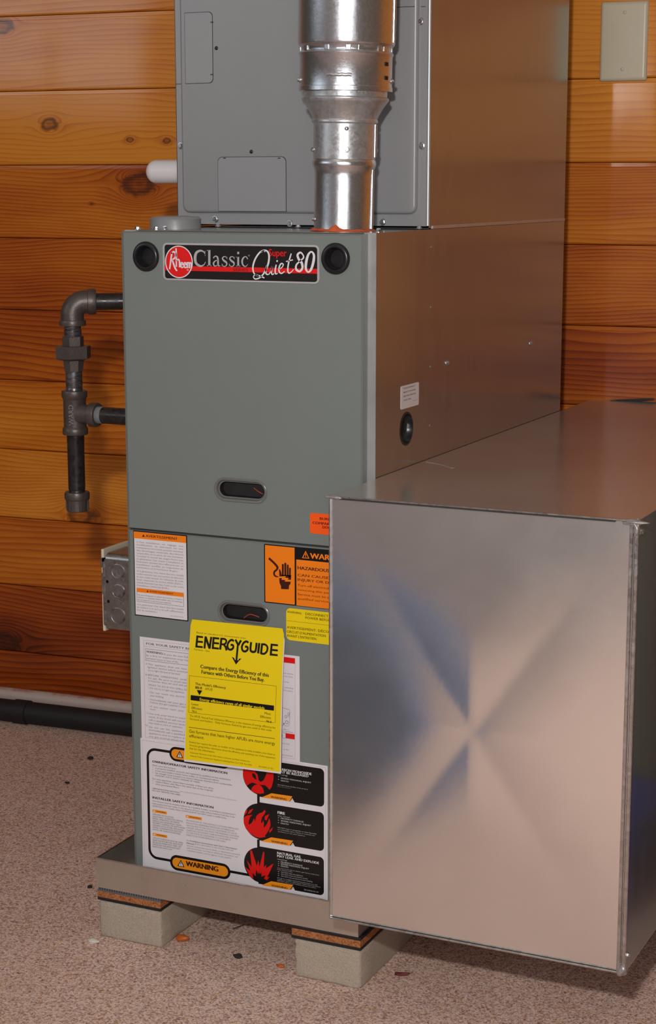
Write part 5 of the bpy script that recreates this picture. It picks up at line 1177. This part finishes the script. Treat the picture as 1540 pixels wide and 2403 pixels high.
# ================================================================== BLANK WALL PLATE
wp0 = onwall(1405, 190, 0.006); wp1 = onwall(1523, 0, 0.006)
wx0 = float(onwall(1408, 100, 0.006)[0]); wx1 = float(onwall(1519, 95, 0.006)[0]); wz0 = float(onwall(1460, 190, 0.006)[2]); wz1 = float(onwall(1470, 2, 0.006)[2])
wp = thing('wall_plate', 'blank ivory switch plate on the cedar wall right of the furnace', 'wall plate', ((wx0+wx1)/2, wall_y((wx0+wx1)/2)-0.0005, wz0))
def wl(off, d): return [(a, wall_y(a)-0.0003-d, b) for a, b in outline_rr(wx0+off, wx1-off, wz0+off, wz1-off, max(0.0035-off*0.5, 0.001), 4)]
loft('plate', [wl(0, 0), wl(0.0002, 0.0025), wl(0.0018, 0.0048), wl(0.0040, 0.0058), wl(0.0062, 0.0060)], M['ivory'], wp, 60)
for u, v in ((1467, 29), (1461, 162)): p = onwall(u, v, 0.0063); screw((p[0], wall_y(p[0])-0.0063, p[2]), (0, -1, 0), wp, 0.0032, 'rivet', M['ivory'])

# ================================================================== SMALL BITS ON THE CARPET
def onfl(u, v, z=0.0): d = ray(u, v); return CAM+d*((FL+z-CAM[2])/d[2])
def bit(name, u, v, s, m, label, seed, amp=0.35, rot=0):
    p = onfl(u, v, s[2]); o = blob(name, (p[0], p[1], FL+s[2]*0.85), s, m, None, seed, amp); o.rotation_euler = (0, 0, rot); tag(o, label, 'debris'); return o
bit('orange_scrap', 429, 2200, (0.0095, 0.0055, 0.0045), M['orange_bit'], 'small orange plastic scrap on the carpet beside the left block', 3, 0.15, 0.3)
bit('white_crumb', 219, 2207, (0.008, 0.005, 0.003), M['white_bit'], 'white crumb on the carpet left of the left block', 4, 0.5)
bit('black_scrap', 558, 2243, (0.0065, 0.004, 0.003), M['brown_bit'], 'black scrap on the carpet between the two blocks', 5, 0.4)
bit('rust_scrap', 659, 2266, (0.005, 0.003, 0.0025), M['orange_bit'], 'tiny rust-coloured scrap left of the right block', 6, 0.4)
bit('red_scrap', 942, 2285, (0.009, 0.003, 0.0022), M['red_bit'], 'dark red scrap on the carpet in front of the duct shadow', 8, 0.5, 0.4)
bit('dark_crumb', 212, 1778, (0.006, 0.005, 0.003), M['brown_bit'], 'dark crumb on the carpet near the wall left of the furnace', 9)
bit('dark_crumb', 158, 1836, (0.005, 0.0025, 0.002), M['brown_bit'], 'small dark crumb farther left on the open carpet', 10)
bit('dark_crumb', 211, 2080, (0.004, 0.004, 0.002), M['brown_bit'], 'dark speck on the carpet just left of the pan corner', 11)
p0_, p1_ = onfl(548, 2180, 0.002), onfl(574, 2170, 0.003)
nl = thing('loose_nail', 'small silver nail lying on the carpet under the pan edge', 'nail', (float(p0_[0]), float(p0_[1]), FL))
tube('shank', [tuple(p0_), tuple(p1_)], 0.0011, M['screw'], nl, 8, sub=0); lathe('nail_head', tuple(p0_), tuple(Vector(p1_)-Vector(p0_)), [(0.0026, -0.0008), (0.0026, 0.0002)], M['screw'], nl, 12)

# unseen stand-ins, shapes guessed, added out of frame for the shiny sheet metal to mirror
def tub(name, x0, x1, y0, y1, h, m, label):
    t = thing(name, label, 'tub', ((x0+x1)/2, (y0+y1)/2, FL))
    def lp(e, z): return [(a, b, FL+z) for a, b in outline_rr(x0+e, x1-e, y0+e, y1-e, 0.05, 5)]
    loft('tub_body', [lp(0.03, 0.0), lp(0.0, h)], m, t, 40, cap=False); loft('lid', [lp(-0.012, h-0.02), lp(-0.012, h+0.004), lp(0.01, h+0.010)], m, t, 40); loft('tub_base', [lp(0.031, 0.0), lp(0.032, 0.002)], m, t, 40)
tub('tub_standin', 0.835, 1.25, 0.20, 0.42, 0.17, M['blue'], 'blue object seen only as a blue reflection in the duct side')
tub('tub_standin', -0.45, 0.13, -1.12, -0.77, 0.33, M['navy'], 'slate-blue object seen only as a dark reflection in the duct front')

cab = thing('cabinet_standin', 'dark grey shape seen only as a reflection in the duct side', 'cabinet stand-in', (1.1, 0.64, FL))  # unseen block added to darken the reflection in the duct side
box('cabinet_body', 0.86, 1.34, 0.46, 0.82, FL+0.03, 0.58, M['cabgrey'], cab, bev=0.004); box('cabinet_door', 0.87, 1.33, 0.452, 0.4595, FL+0.06, 0.56, M['cabgrey'], cab, bev=0.002); box('plinth', 0.88, 1.32, 0.48, 0.80, FL, FL+0.03, M['rubber'], cab)
bpy.data.objects.remove(_tob); bpy.data.curves.remove(_cur)
